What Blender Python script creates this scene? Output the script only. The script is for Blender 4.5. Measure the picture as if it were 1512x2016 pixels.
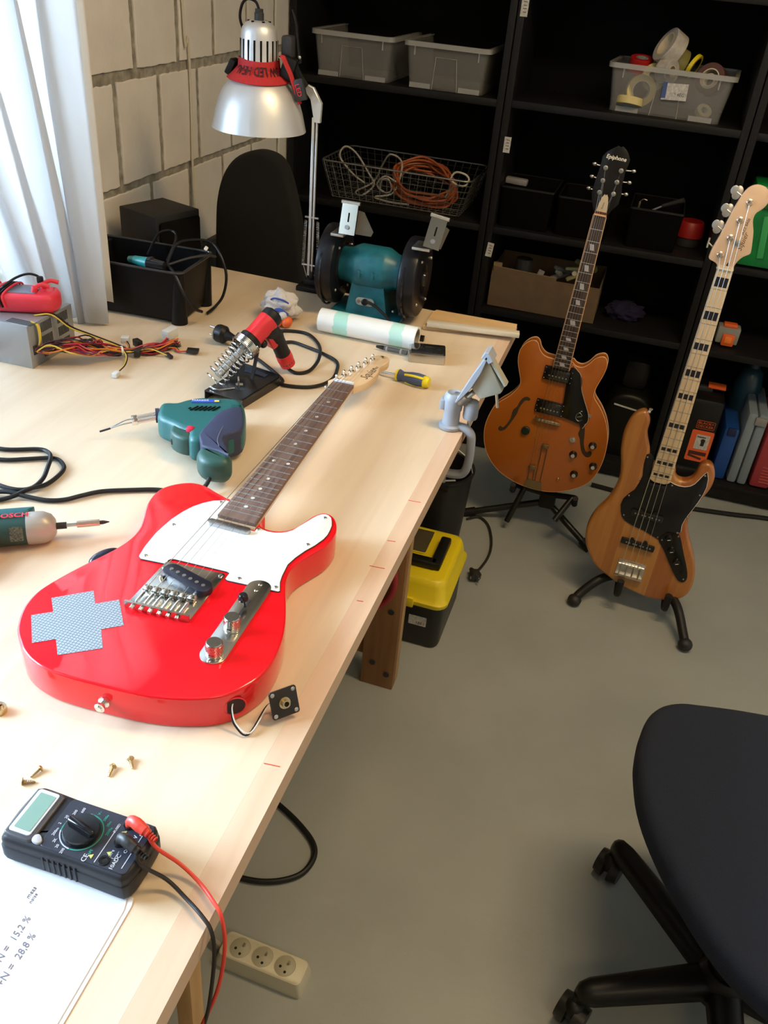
import bpy, bmesh, math, random
from mathutils import Vector, Matrix, Euler
random.seed(7)
PI = math.pi
sc = bpy.context.scene
for o in list(bpy.data.objects):
    bpy.data.objects.remove(o)
C = sc.collection

# ------------------------------------------------------------------ camera
cam_d = bpy.data.cameras.new('camera')
cam = bpy.data.objects.new('camera', cam_d)
C.objects.link(cam)
sc.camera = cam
R_ = Vector((0.95106, 0.29808, 0.08139)); U_ = Vector((-0.22990, 0.50664, 0.83094)); F_ = Vector((-0.20645, 0.80899, -0.55038))
cam.matrix_world = Matrix(((R_.x, U_.x, -F_.x, 0), (R_.y, U_.y, -F_.y, 0), (R_.z, U_.z, -F_.z, 1.634), (0, 0, 0, 1)))
cam_d.sensor_fit = 'VERTICAL'
cam_d.sensor_height = 24.0
cam_d.lens = 24.0 * 1693.84 / 2016.0
cam_d.clip_start = 0.02
cam_d.dof.use_dof = False

# ------------------------------------------------------------------ world, daylight, room lamps, exposure
w = bpy.data.worlds.new('daylight'); sc.world = w; w.use_nodes = True
bg = w.node_tree.nodes['Background']
bg.inputs[0].default_value = (0.58, 0.78, 1.0, 1); bg.inputs[1].default_value = 7.0

def area(name, loc, target, sx, sy, power, color, spread=PI):
    d = bpy.data.lights.new(name, 'AREA'); d.shape = 'RECTANGLE'; d.size = sx; d.size_y = sy
    d.energy = power; d.color = color; d.spread = spread
    o = bpy.data.objects.new(name, d); C.objects.link(o)
    o.location = loc
    o.rotation_euler = (Vector(target) - Vector(loc)).to_track_quat('-Z', 'Y').to_euler()
    return o
area('window_daylight', (-2.35, 0.05, 1.85), (-0.5, 0.95, 0.95), 1.35, 1.0, 175, (0.56, 0.77, 1.0))
area('ceiling_light_bench', (0.55, 1.35, 2.70), (0.55, 1.35, 0), 1.2, 0.28, 29, (1.0, 0.70, 0.36))
area('ceiling_light_door', (1.3, -0.9, 2.70), (1.3, -0.9, 0), 1.2, 0.28, 15, (1.0, 0.70, 0.36))

sc.view_settings.view_transform = 'Standard'
sc.view_settings.look = 'None'
sc.view_settings.exposure = 0.16
sc.view_settings.gamma = 1.0
sc.view_settings.use_curve_mapping = False

# ------------------------------------------------------------------ helpers
def srgb(r, g, b):
    f = lambda c: (c / 255.0 / 12.92) if c / 255.0 <= 0.04045 else ((c / 255.0 + 0.055) / 1.055) ** 2.4
    return (f(r), f(g), f(b), 1)

MATS = {}
def mat(name, col, rough=0.5, metal=0.0, coat=0.0, noise=0.0, nscale=30.0, bump=0.0, bscale=200.0, spec=None, stretch=None, trans=0.0, alpha=1.0):
    m = bpy.data.materials.new(name); m.use_nodes = True
    nt = m.node_tree; b = nt.nodes['Principled BSDF']
    c = col if len(col) == 4 else (col[0], col[1], col[2], 1)
    b.inputs['Base Color'].default_value = c
    b.inputs['Roughness'].default_value = rough
    b.inputs['Metallic'].default_value = metal
    b.inputs['Coat Weight'].default_value = coat
    b.inputs['Coat Roughness'].default_value = 0.04
    if spec is not None: b.inputs['Specular IOR Level'].default_value = spec
    if trans: b.inputs['Transmission Weight'].default_value = trans
    if alpha < 1: b.inputs['Alpha'].default_value = alpha
    tc = nt.nodes.new('ShaderNodeTexCoord'); mp = nt.nodes.new('ShaderNodeMapping')
    nt.links.new(tc.outputs['Object'], mp.inputs[0])
    if stretch: mp.inputs['Scale'].default_value = stretch
    if noise > 0:
        n = nt.nodes.new('ShaderNodeTexNoise'); n.inputs['Scale'].default_value = nscale; n.inputs['Detail'].default_value = 5
        nt.links.new(mp.outputs[0], n.inputs[0])
        r = nt.nodes.new('ShaderNodeValToRGB')
        lo = tuple(max(0, x * (1 - noise)) for x in c[:3]) + (1,); hi = tuple(min(1, x * (1 + noise * 0.7)) for x in c[:3]) + (1,)
        r.color_ramp.elements[0].position = 0.3; r.color_ramp.elements[0].color = lo
        r.color_ramp.elements[1].position = 0.7; r.color_ramp.elements[1].color = hi
        nt.links.new(n.outputs[0], r.inputs[0]); nt.links.new(r.outputs[0], b.inputs['Base Color'])
    if bump > 0:
        n2 = nt.nodes.new('ShaderNodeTexNoise'); n2.inputs['Scale'].default_value = bscale; n2.inputs['Detail'].default_value = 4
        nt.links.new(mp.outputs[0], n2.inputs[0])
        bp = nt.nodes.new('ShaderNodeBump'); bp.inputs['Strength'].default_value = bump; bp.inputs['Distance'].default_value = 0.002
        nt.links.new(n2.outputs[0], bp.inputs['Height']); nt.links.new(bp.outputs[0], b.inputs['Normal'])
    MATS[name] = m
    return m

def new_glassy(name, col, frosted=0.75, tint=0.12):
    # thin see-through plastic: mostly transparent, some diffuse haze and gloss
    m = bpy.data.materials.new(name); m.use_nodes = True; nt = m.node_tree
    for n in list(nt.nodes): nt.nodes.remove(n)
    out = nt.nodes.new('ShaderNodeOutputMaterial'); tr = nt.nodes.new('ShaderNodeBsdfTransparent'); pr = nt.nodes.new('ShaderNodeBsdfPrincipled'); mx = nt.nodes.new('ShaderNodeMixShader')
    pr.inputs['Base Color'].default_value = col; pr.inputs['Roughness'].default_value = 0.25
    mx.inputs[0].default_value = tint
    nt.links.new(tr.outputs[0], mx.inputs[1]); nt.links.new(pr.outputs[0], mx.inputs[2]); nt.links.new(mx.outputs[0], out.inputs[0])
    tr.inputs[0].default_value = (frosted, frosted, frosted, 1) if frosted < 1 else (1, 1, 1, 1)
    return m

class MB:
    """collects shapes into one mesh"""
    def __init__(s): s.bm = bmesh.new()
    def box(s, c, d, rot=None, bev=0.0, seg=2, taper=None):
        m = Matrix.Translation(Vector(c)) @ (rot.to_matrix().to_4x4() if isinstance(rot, Euler) else (Euler(rot).to_matrix().to_4x4() if rot is not None else Matrix()))
        r = bmesh.ops.create_cube(s.bm, size=1.0, matrix=Matrix.Diagonal((d[0], d[1], d[2], 1)))
        vs = r['verts']
        if taper:
            for v in vs:
                if v.co.z < 0: v.co.x *= taper; v.co.y *= taper
        if bev > 0:
            es = set(e for v in vs for e in v.link_edges)
            rb = bmesh.ops.bevel(s.bm, geom=list(es), offset=bev, segments=seg, affect='EDGES', profile=0.5)
            vs = list(set(v for f in rb['faces'] for v in f.verts) | set(v for v in vs if v.is_valid))
            # collect connected
            seen = set(vs); st = list(vs)
            while st:
                v = st.pop()
                for e in v.link_edges:
                    o = e.other_vert(v)
                    if o not in seen: seen.add(o); st.append(o)
            vs = list(seen)
        bmesh.ops.transform(s.bm, matrix=m, verts=vs)
        return s
    def cyl(s, p0, p1, r0, r1=None, seg=24, caps=True):
        if r1 is None: r1 = r0
        p0 = Vector(p0); p1 = Vector(p1); d = p1 - p0
        q = d.to_track_quat('Z', 'Y').to_matrix().to_4x4()
        m = Matrix.Translation((p0 + p1) / 2) @ q
        bmesh.ops.create_cone(s.bm, cap_ends=caps, cap_tris=False, segments=seg, radius1=r0, radius2=r1, depth=d.length, matrix=m)
        return s
    def sph(s, c, r, scale=(1, 1, 1), rot=(0, 0, 0), u=20, v=12):
        m = Matrix.Translation(Vector(c)) @ Euler(rot).to_matrix().to_4x4() @ Matrix.Diagonal((r * scale[0], r * scale[1], r * scale[2], 1))
        bmesh.ops.create_uvsphere(s.bm, u_segments=u, v_segments=v, radius=1.0, matrix=m)
        return s
    def lathe(s, prof, o=(0, 0, 0), axis=(0, 0, 1), seg=32, closed=False):
        q = Vector(axis).to_track_quat('Z', 'Y').to_matrix().to_4x4(); m = Matrix.Translation(Vector(o)) @ q
        rings = []
        for r, z in prof:
            if r < 1e-6: rings.append([s.bm.verts.new(m @ Vector((0, 0, z)))])
            else: rings.append([s.bm.verts.new(m @ Vector((r * math.cos(2 * PI * k / seg), r * math.sin(2 * PI * k / seg), z))) for k in range(seg)])
        n = len(rings)
        for i in range(n if closed else n - 1):
            a = rings[i]; b = rings[(i + 1) % n]
            for k in range(seg):
                k2 = (k + 1) % seg
                try:
                    if len(a) == 1 and len(b) == 1: break
                    if len(a) == 1: s.bm.faces.new((a[0], b[k2], b[k]))
                    elif len(b) == 1: s.bm.faces.new((a[k], a[k2], b[0]))
                    else: s.bm.faces.new((a[k], a[k2], b[k2], b[k]))
                except ValueError: pass
        return s
    def tube(s, pts, r, seg=8, closed=False, sub=6, smooth=True, flat=1.0):
        P = [Vector(p) for p in pts]
        if smooth and len(P) > 2: P = catmull(P, sub, closed)
        n = len(P); rings = []
        prev = None
        for i in range(n):
            if closed: t = P[(i + 1) % n] - P[i - 1]
            else: t = P[min(i + 1, n - 1)] - P[max(i - 1, 0)]
            if t.length < 1e-9: t = Vector((0, 0, 1))
            t.normalize()
            if prev is None:
                a = Vector((0, 0, 1)) if abs(t.z) < 0.9 else Vector((1, 0, 0))
                nrm = (a - t * a.dot(t)).normalized()
            else:
                nrm = (prev - t * prev.dot(t))
                nrm = nrm.normalized() if nrm.length > 1e-6 else prev
            prev = nrm; b = t.cross(nrm)
            rr = r[min(i * len(r) // n, len(r) - 1)] if isinstance(r, (list, tuple)) else r
            rings.append([s.bm.verts.new(P[i] + (nrm * math.cos(2 * PI * k / seg) * flat + b * math.sin(2 * PI * k / seg)) * rr) for k in range(seg)])
        for i in range(n if closed else n - 1):
            a = rings[i]; b2 = rings[(i + 1) % n]
            for k in range(seg):
                s.bm.faces.new((a[k], a[(k + 1) % seg], b2[(k + 1) % seg], b2[k]))
        if not closed:
            s.bm.faces.new(rings[0][::-1]); s.bm.faces.new(rings[-1])
        return s
    def slab(s, outline, zt, zb, rt=0.0, rb=0.0, n=3, m=None, dish=0.0):
        """flat body from an outline (x,y), rounded upper and lower edge"""
        O = [Vector((p[0], p[1])) for p in outline]
        if sum(O[i].x * O[(i + 1) % len(O)].y - O[(i + 1) % len(O)].x * O[i].y for i in range(len(O))) < 0: O.reverse()
        N = len(O); nr = []
        for i in range(N):
            t = (O[(i + 1) % N] - O[i - 1]); t = t.normalized() if t.length > 0 else Vector((1, 0))
            nr.append(Vector((-t.y, t.x)))
        lv = []
        if rt > 0:
            for k in range(n + 1):
                a = PI / 2 * k / n; lv.append((rt * (1 - math.sin(a)), zt - rt * (1 - math.cos(a))))
        else: lv.append((0, zt))
        if rb > 0:
            for k in range(n + 1):
                a = PI / 2 * k / n; lv.append((rb * (1 - math.cos(a)), zb + rb * (1 - math.sin(a))))
        else: lv.append((0, zb))
        rings = []
        for off, z in lv:
            ring = []
            for i in range(N):
                p = O[i] + nr[i] * off; v = Vector((p.x, p.y, z))
                if m is not None: v = m @ v
                ring.append(s.bm.verts.new(v))
            rings.append(ring)
        f = s.bm.faces.new(rings[0])
        fb = s.bm.faces.new(rings[-1][::-1])
        for a, b in zip(rings, rings[1:]):
            for i in range(N):
                j = (i + 1) % N
                s.bm.faces.new((a[j], a[i], b[i], b[j]))
        f.normal_update(); fb.normal_update()
        bmesh.ops.triangulate(s.bm, faces=[f, fb], ngon_method='EAR_CLIP')
        return s
    def xf(s, m): bmesh.ops.transform(s.bm, matrix=m, verts=s.bm.verts[:]); return s
    def build(s, name, m, parent=None, smooth=35, loc=None, rot=None, bev=0.0, label=None, recalc=True):
        if recalc: bmesh.ops.recalc_face_normals(s.bm, faces=s.bm.faces[:])
        me = bpy.data.meshes.new(name); s.bm.to_mesh(me); s.bm.free()
        ms = m if isinstance(m, (list, tuple)) else [m]
        for q in ms: me.materials.append(q)
        if smooth:
            for p in me.polygons: p.use_smooth = True
            me.set_sharp_from_angle(angle=math.radians(smooth))
        o = bpy.data.objects.new(name, me); C.objects.link(o)
        if parent is not None: o.parent = parent
        if loc is not None: o.location = loc
        if rot is not None: o.rotation_euler = rot
        if bev > 0:
            md = o.modifiers.new('bevel', 'BEVEL'); md.width = bev; md.segments = 2; md.limit_method = 'ANGLE'
        if label: o['label'] = label
        return o

def catmull(P, sub=6, closed=False):
    n = len(P); out = []
    for i in range(n if closed else n - 1):
        p0 = P[i - 1] if (closed or i > 0) else P[0] * 2 - P[1]
        p1 = P[i]; p2 = P[(i + 1) % n]
        p3 = P[(i + 2) % n] if (closed or i + 2 < n) else p2 * 2 - p1
        for k in range(sub):
            t = k / sub
            out.append(0.5 * ((2 * p1) + (p2 - p0) * t + (2 * p0 - 5 * p1 + 4 * p2 - p3) * t * t + (3 * p1 - p0 - 3 * p2 + p3) * t * t * t))
    if not closed: out.append(P[-1])
    return out

def smooth2(pts, sub=4):
    return [(v.x, v.y) for v in catmull([Vector((p[0], p[1], 0)) for p in pts], sub, True)]

def rrect(w, h, r, n=5, cx=0, cy=0):
    o = []
    for qx, qy, a0 in ((1, 1, 0), (-1, 1, 90), (-1, -1, 180), (1, -1, 270)):
        for k in range(n + 1):
            a = math.radians(a0 + 90 * k / n)
            o.append((cx + qx * (w / 2 - r) + r * math.cos(a), cy + qy * (h / 2 - r) + r * math.sin(a)))
    return o

def disc(cx, cy, r, n=20, ry=None):
    return [(cx + r * math.cos(2 * PI * k / n), cy + (ry or r) * math.sin(2 * PI * k / n)) for k in range(n)]

def thing(name, label, cat, loc=(0, 0, 0), rot=(0, 0, 0), group=None, mw=None):
    o = bpy.data.objects.new(name, None); C.objects.link(o); o.empty_display_size = 0.05
    if mw is not None: o.matrix_world = mw
    else: o.location = loc; o.rotation_euler = rot
    o['label'] = label; o['category'] = cat
    if group: o['group'] = group
    return o
def tag(o, label, cat, group=None, kind=None):
    if label: o['label'] = label
    if cat: o['category'] = cat
    if group: o['group'] = group
    if kind: o['kind'] = kind
    return o
def struct(o): o['kind'] = 'structure'; return o

def text(name, s, size, m, parent, loc, rot=(0, 0, 0), depth=0.0002, shear=0.0, sx=1.0, bend=None, align='CENTER', label=None, bold=0.0):
    cu = bpy.data.curves.new('t', 'FONT'); cu.body = s; cu.size = size; cu.extrude = depth; cu.align_x = align; cu.align_y = 'CENTER'; cu.shear = shear; cu.resolution_u = 2; cu.offset = bold
    to = bpy.data.objects.new('t', cu); C.objects.link(to)
    dg = bpy.context.evaluated_depsgraph_get(); dg.update()
    me = bpy.data.meshes.new_from_object(to.evaluated_get(dg))
    bpy.data.objects.remove(to); bpy.data.curves.remove(cu)
    for v in me.vertices:
        v.co.x *= sx
        if bend: v.co = Vector(bend(v.co))
    me.materials.clear(); me.materials.append(m)
    o = bpy.data.objects.new(name, me); C.objects.link(o); o.parent = parent; o.location = loc; o.rotation_euler = rot
    if label: o['label'] = label
    return o

def kids(o): return [c for c in bpy.data.objects if c.parent == o]
def dup(o, loc=None, rot=None, label=None, parent=None, group=None):
    c = o.copy(); C.objects.link(c); c.parent = parent
    if loc is not None: c.location = loc
    if rot is not None: c.rotation_euler = rot
    if label: c['label'] = label
    if group: c['group'] = group
    for k in kids(o): dup(k, parent=c)
    return c

# ------------------------------------------------------------------ materials
blk = mat('black plastic', (0.006, 0.006, 0.0065), 0.42, spec=.35)
blkm = mat('black matt', (0.004, 0.004, 0.0045), 0.8, spec=0.12)
binm = mat('bin black', (0.002, 0.002, 0.002), 0.6, spec=0.06)
blks = mat('black shelf board', (0.008, 0.008, 0.009), 0.5, noise=0.3, nscale=60, spec=0.28)
blkg = mat('black gloss', (0.01, 0.01, 0.012), 0.16)
rubber = mat('black rubber', (0.008, 0.008, 0.009), 0.5, spec=.35)
chrome = mat('chrome', (0.78, 0.77, 0.74), 0.14, 1.0)
chromed = mat('brushed chrome', (0.62, 0.60, 0.56), 0.3, 1.0)
steel = mat('steel', (0.55, 0.55, 0.55), 0.32, 1.0)
alu = mat('silver paint', (0.72, 0.73, 0.74), 0.34, 0.55)
brass = mat('brass', (0.62, 0.48, 0.28), 0.3, 1.0)
copper = mat('copper', (0.70, 0.50, 0.40), 0.25, 1.0)
white = mat('white plastic', (0.82, 0.82, 0.80), 0.4)
whitep = mat('white sheet plastic', (0.80, 0.81, 0.80), 0.3, coat=0.4)
red = mat('red gloss lacquer', (0.80, 0.003, 0.010), 0.38, coat=1.0, spec=0.15)
redp = mat('red plastic', (0.72, 0.02, 0.03), 0.35)
redr = mat('red rubber', (0.80, 0.05, 0.09), 0.4)
teal = mat('teal enamel', (0.01, 0.13, 0.17), 0.38, noise=0.25, nscale=40)
orange = mat('orange', (0.75, 0.12, 0.02), 0.45)
yellow = mat('yellow plastic', (0.78, 0.62, 0.01), 0.4)
grey = mat('grey plastic', (0.25, 0.25, 0.25), 0.5)
dgrey = mat('dark grey', (0.022, 0.022, 0.025), 0.6)
cream = mat('cream', (0.62, 0.56, 0.42), 0.5)
paper = mat('paper', (0.80, 0.80, 0.84), 0.8)
pencil = mat('pencil lines', (0.16, 0.16, 0.20), 0.8)
lblm = mat('label paper', (0.55, 0.55, 0.52), 0.7, noise=0.3, nscale=150)
# ------------------------------------------------------------------ the room
floor_m = mat('painted concrete floor', (0.325, 0.35, 0.335), 0.5, noise=0.13, nscale=2.2, bump=0.25, bscale=60)
wallm = mat('white wash', (0.74, 0.70, 0.63), 0.9, noise=0.08, nscale=8, bump=0.4, bscale=90)
mortar = mat('rough mortar', (0.33, 0.305, 0.25), 0.95, noise=0.40, nscale=45, bump=1.0, bscale=60)
plaster = mat('plaster', (0.66, 0.62, 0.54), 0.9, bump=0.2, bscale=80)
TT = 0.9; WX = -1.25; SY = 2.994
struct(MB().box((0.9, 0.5, -0.05), (4.5, 6.0, 0.1)).build('floor', floor_m))
struct(MB().box((0.9, 0.5, 2.85), (4.5, 6.0, 0.1)).build('ceiling', plaster))
struct(MB().box((0.9, 3.42, 1.4), (4.5, 0.1, 2.8)).build('wall_back', plaster))
struct(MB().box((3.10, 0.5, 1.4), (0.1, 6.0, 2.8)).build('wall_right', plaster))
struct(MB().box((0.9, -2.45, 1.4), (4.3, 0.1, 2.8)).build('wall_front', plaster))
# left wall: mortar bed with the block faces standing proud, a window opening in it
WY0, WY1, WZ0, WZ1 = -0.45, 1.62, 0.93, 2.45
b = MB()
b.box((WX - 0.155, (1.78 + 3.37) / 2, 1.4), (0.30, 3.37 - 1.78, 2.8))
b.box((WX - 0.155, (WY0 - 0.1 - 2.4) / 2, 1.4), (0.30, WY0 - 0.1 + 2.4, 2.8))
b.box((WX - 0.155, (WY0 + 1.68) / 2 - 0.0, (WZ0) / 2 - 0.02), (0.30, 1.78 - WY0 + 0.1, WZ0 - 0.04))
b.box((WX - 0.155, (WY0 + 1.68) / 2, (WZ1 + 2.8) / 2), (0.30, 1.78 - WY0 + 0.1, 2.8 - WZ1))
nb = len(b.bm.faces)
rows = [(0.805, 2.094), (1.0665, 1.955), (1.3275, 2.045), (1.5775, 1.96), (1.8275, 2.05), (2.0775, 1.96), (2.3275, 2.05), (2.5775, 1.96)]
rz = [(0.807, 1.057, 2.094), (1.075, 1.305, 1.955), (1.331, 1.575, 2.052), (1.593, 1.835, 1.955), (1.853, 2.095, 2.05), (2.113, 2.355, 1.955), (2.373, 2.615, 2.05)]
rnd = random.Random(3)
def block(y0, y1, z0, z1):
    # ragged edged block face
    pts = []
    def edge(a, c):
        k = max(2, int((Vector(c) - Vector(a)).length / 0.014))
        for i in range(k):
            t = i / k
            pts.append((a[0] + (c[0] - a[0]) * t + rnd.uniform(-.0016, .0016), a[1] + (c[1] - a[1]) * t + rnd.uniform(-.0016, .0016)))
    edge((y0, z0), (y1, z0)); edge((y1, z0), (y1, z1)); edge((y1, z1), (y0, z1)); edge((y0, z1), (y0, z0))
    m = Matrix(((0, 0, 1, WX), (1, 0, 0, 0), (0, 1, 0, 0), (0, 0, 0, 1)))
    b.slab(pts, 0.0, -0.006, rt=0.002, n=2, m=m)
for z0, z1, j in rz:
    y = j
    jw = 0.021
    first = True
    block(1.795 + rnd.uniform(0, .004), j - jw / 2, z0, z1)
    while y < 3.3:
        wd = 0.2095 + rnd.uniform(-.006, .006); g = jw + rnd.uniform(-.006, .003)
        block(y + g / 2, min(y + wd - g / 2, 3.36), z0 + rnd.uniform(-.002, .002), z1 + rnd.uniform(-.002, .002)); y += wd
wl = b
for i, f in enumerate(b.bm.faces): f.material_index = 0 if i < nb else 1
wall = struct(b.build('wall_left', [mortar, wallm], smooth=20))
# smooth plastered reveal beside the window
struct(MB().box((WX - 0.02, 1.715, 1.42), (0.055, 0.15, 2.2), bev=0.004).build('trim_1', plaster))
# dark grey panel over the lower part of the wall
struct(MB().box((WX + 0.006, 2.65, 0.418), (0.03, 1.45, 0.836), bev=0.003).build('trim_2', mat('dark wall panel', (0.035, 0.033, 0.03), 0.7)))
# window: frame and pane are structure
wf = MB(); yc = (WY0 + WY1) / 2; zc = (WZ0 + WZ1) / 2
for y in (WY0 + 0.03, WY0 + 0.22, WY1 - 0.03): wf.box((WX - 0.16, y, zc), (0.07, 0.07, WZ1 - WZ0), bev=0.006)
for z in (WZ0 + 0.03, WZ1 - 0.03): wf.box((WX - 0.16, yc, z), (0.07, WY1 - WY0, 0.07), bev=0.006)
win = struct(wf.build('window_1', white))
gm = bpy.data.materials.new('window glass'); gm.use_nodes = True; nt = gm.node_tree
for n in list(nt.nodes): nt.nodes.remove(n)
o_ = nt.nodes.new('ShaderNodeOutputMaterial'); t_ = nt.nodes.new('ShaderNodeBsdfTransparent'); g_ = nt.nodes.new('ShaderNodeBsdfGlossy'); x_ = nt.nodes.new('ShaderNodeMixShader'); fr = nt.nodes.new('ShaderNodeFresnel')
g_.inputs['Roughness'].default_value = 0.02
nt.links.new(fr.outputs[0], x_.inputs[0]); nt.links.new(t_.outputs[0], x_.inputs[1]); nt.links.new(g_.outputs[0], x_.inputs[2]); nt.links.new(x_.outputs[0], o_.inputs[0])
MB().box((WX - 0.16, yc, zc), (0.006, WY1 - WY0 - 0.08, WZ1 - WZ0 - 0.08)).build('pane', gm, win)
MB().box((WX - 0.05, yc, WZ0 - 0.015), (0.22, WY1 - WY0 + 0.1, 0.03), bev=0.004).build('window_sill', white, win)
# thin cable down the block wall
tag(MB().tube([(WX + .006, 2.283, 2.6), (WX + .006, 2.285, 1.47), (WX + .008, 2.305, 1.38), (WX + .005, 2.313, 1.22), (WX + .006, 2.306, 1.05), (WX + .006, 2.309, 0.86)], 0.0032, sub=5).build('wall_cable', cream), 'thin pale cable running straight down the block wall', 'cable')

# ------------------------------------------------------------------ curtains
def curtain(pth, zb, zt, m, thick=0.0015, spread=0.0, seedv=1):
    bm_ = MB(); rn = random.Random(seedv)
    P = catmull([Vector((p[0], p[1], 0)) for p in pth], 6)
    nz = 26; grid = []
    for iz in range(nz + 1):
        t = iz / nz; z = zb + (zt - zb) * t; row = []
        for i, p in enumerate(P):
            wv = 0.010 * math.sin(i * 0.33 + 1.4 * t + seedv) * (1 - 0.45 * t) + 0.005 * math.sin(i * .61 + 3.2 * t)
            row.append(bm_.bm.verts.new((p.x + wv, p.y - 0.028 * t + 0.4 * wv - spread * t * i / len(P), z + (0.004 * math.sin(i * .3) if iz == 0 else 0))))
        grid.append(row)
    for a, c in zip(grid, grid[1:]):
        for i in range(len(a) - 1): bm_.bm.faces.new((a[i], a[i + 1], c[i + 1], c[i]))
    o = bm_.build('curtain', m, smooth=80)
    sd = o.modifiers.new('solid', 'SOLIDIFY'); sd.thickness = thick
    return o
def cloth(name, col, trn):
    m = bpy.data.materials.new(name); m.use_nodes = True; nt = m.node_tree
    b = nt.nodes['Principled BSDF']; out = nt.nodes['Material Output']
    b.inputs['Base Color'].default_value = col; b.inputs['Roughness'].default_value = 0.9
    t = nt.nodes.new('ShaderNodeBsdfTranslucent'); t.inputs[0].default_value = col; mx = nt.nodes.new('ShaderNodeMixShader'); mx.inputs[0].default_value = trn
    nt.links.new(b.outputs[0], mx.inputs[1]); nt.links.new(t.outputs[0], mx.inputs[2]); nt.links.new(mx.outputs[0], out.inputs[0])
    n = nt.nodes.new('ShaderNodeTexNoise'); n.inputs['Scale'].default_value = 220
    tc = nt.nodes.new('ShaderNodeTexCoord'); nt.links.new(tc.outputs['Object'], n.inputs[0])
    bp = nt.nodes.new('ShaderNodeBump'); bp.inputs['Strength'].default_value = 0.25; bp.inputs['Distance'].default_value = 0.001
    nt.links.new(n.outputs[0], bp.inputs['Height']); nt.links.new(bp.outputs[0], b.inputs['Normal'])
    return m
cu1 = curtain([(-1.047, 1.522), (-1.070, 1.502), (-1.072, 1.530), (-1.098, 1.500), (-1.100, 1.525), (-1.128, 1.490), (-1.132, 1.512), (-1.156, 1.470), (-1.162, 1.492), (-1.195, 1.445)], 0.904, 2.5, cloth('sheer white cotton', (0.84, 0.85, 0.86, 1), 0.72), spread=0.55, seedv=1)
tag(cu1, 'sheer white curtain glowing with daylight, hanging to the bench behind the power supply', 'curtain')
cu2 = curtain([(-1.043, 1.573), (-1.066, 1.562), (-1.088, 1.575), (-1.115, 1.562), (-1.14, 1.572), (-1.17, 1.56)], 0.935, 2.5, cloth('unbleached curtain cloth', (0.70, 0.66, 0.58, 1), 0.12), seedv=4)
tag(cu2, 'beige unlit curtain edge hanging between the white curtain and block wall', 'curtain')

# ------------------------------------------------------------------ workbench
def wood(name, c1, c2, scale=(3, 30, 30), rough=0.45, coat=0.15, dist=3.0, wsc=1.2):
    m = bpy.data.materials.new(name); m.use_nodes = True; nt = m.node_tree; b = nt.nodes['Principled BSDF']
    tc = nt.nodes.new('ShaderNodeTexCoord'); mp = nt.nodes.new('ShaderNodeMapping'); mp.inputs['Scale'].default_value = scale
    n = nt.nodes.new('ShaderNodeTexNoise'); n.inputs['Scale'].default_value = wsc; n.inputs['Detail'].default_value = 6; n.inputs['Distortion'].default_value = dist * 0.2
    r = nt.nodes.new('ShaderNodeValToRGB'); r.color_ramp.elements[0].position = 0.3; r.color_ramp.elements[1].position = 0.72
    r.color_ramp.elements[0].color = c1 + (1,); r.color_ramp.elements[1].color = c2 + (1,)
    nt.links.new(tc.outputs['Object'], mp.inputs[0]); nt.links.new(mp.outputs[0], n.inputs[0]); nt.links.new(n.outputs[0], r.inputs[0]); nt.links.new(r.outputs[0], b.inputs['Base Color'])
    b.inputs['Roughness'].default_value = rough; b.inputs['Coat Weight'].default_value = coat; b.inputs['Coat Roughness'].default_value = 0.25
    return m
bench_m = wood('pale bench plywood', (0.64, 0.505, 0.35), (0.73, 0.595, 0.43), (22, 2.0, 10), 0.42, 0.25)
strip_m = wood('edge band wood', (0.62, 0.43, 0.29), (0.70, 0.50, 0.35), (40, 3.0, 10), 0.35, 0.3)
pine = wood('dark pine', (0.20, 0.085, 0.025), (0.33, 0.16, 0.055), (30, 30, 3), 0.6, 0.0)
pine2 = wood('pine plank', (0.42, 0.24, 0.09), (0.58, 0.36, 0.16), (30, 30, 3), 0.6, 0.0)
bench = thing('workbench', 'pale plywood workbench with dark pine legs carrying the red guitar', 'workbench', (-0.74, 0.8, 0))
bx = lambda x, y, z: (x + 0.74, y - 0.8, z)
top = MB().slab([(-1.235 + .74, -0.55 - .8), (-.2495 + .74, -0.55 - .8), (-.2495 + .74, 1.969 - .8), (-1.235 + .74, 1.998 - .8)], 0.9, 0.872).build('bench_top', bench_m, bench, smooth=20)
MB().slab([(-.2494 + .74, -0.55 - .8), (-.2215 + .74, -0.55 - .8), (-.2215 + .74, 1.968 - .8), (-.2494 + .74, 1.969 - .8)], 0.9, 0.872).build('edge_band', strip_m, bench, smooth=20)
# front apron rail under the top, leg frames of broad planks
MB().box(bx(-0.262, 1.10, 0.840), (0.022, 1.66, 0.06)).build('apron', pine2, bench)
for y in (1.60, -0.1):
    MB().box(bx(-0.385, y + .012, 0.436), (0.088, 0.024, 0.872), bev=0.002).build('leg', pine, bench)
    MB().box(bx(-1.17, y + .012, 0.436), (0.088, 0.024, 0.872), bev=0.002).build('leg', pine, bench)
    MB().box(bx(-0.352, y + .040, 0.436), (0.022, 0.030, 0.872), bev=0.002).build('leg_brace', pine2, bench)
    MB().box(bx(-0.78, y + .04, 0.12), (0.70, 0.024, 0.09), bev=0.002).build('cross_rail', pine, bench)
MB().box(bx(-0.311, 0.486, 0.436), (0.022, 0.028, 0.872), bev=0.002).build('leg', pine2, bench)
MB().box(bx(-0.47, 0.510, 0.58), (0.29, 0.022, 0.09), bev=0.002).build('cross_rail', pine, bench)
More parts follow.
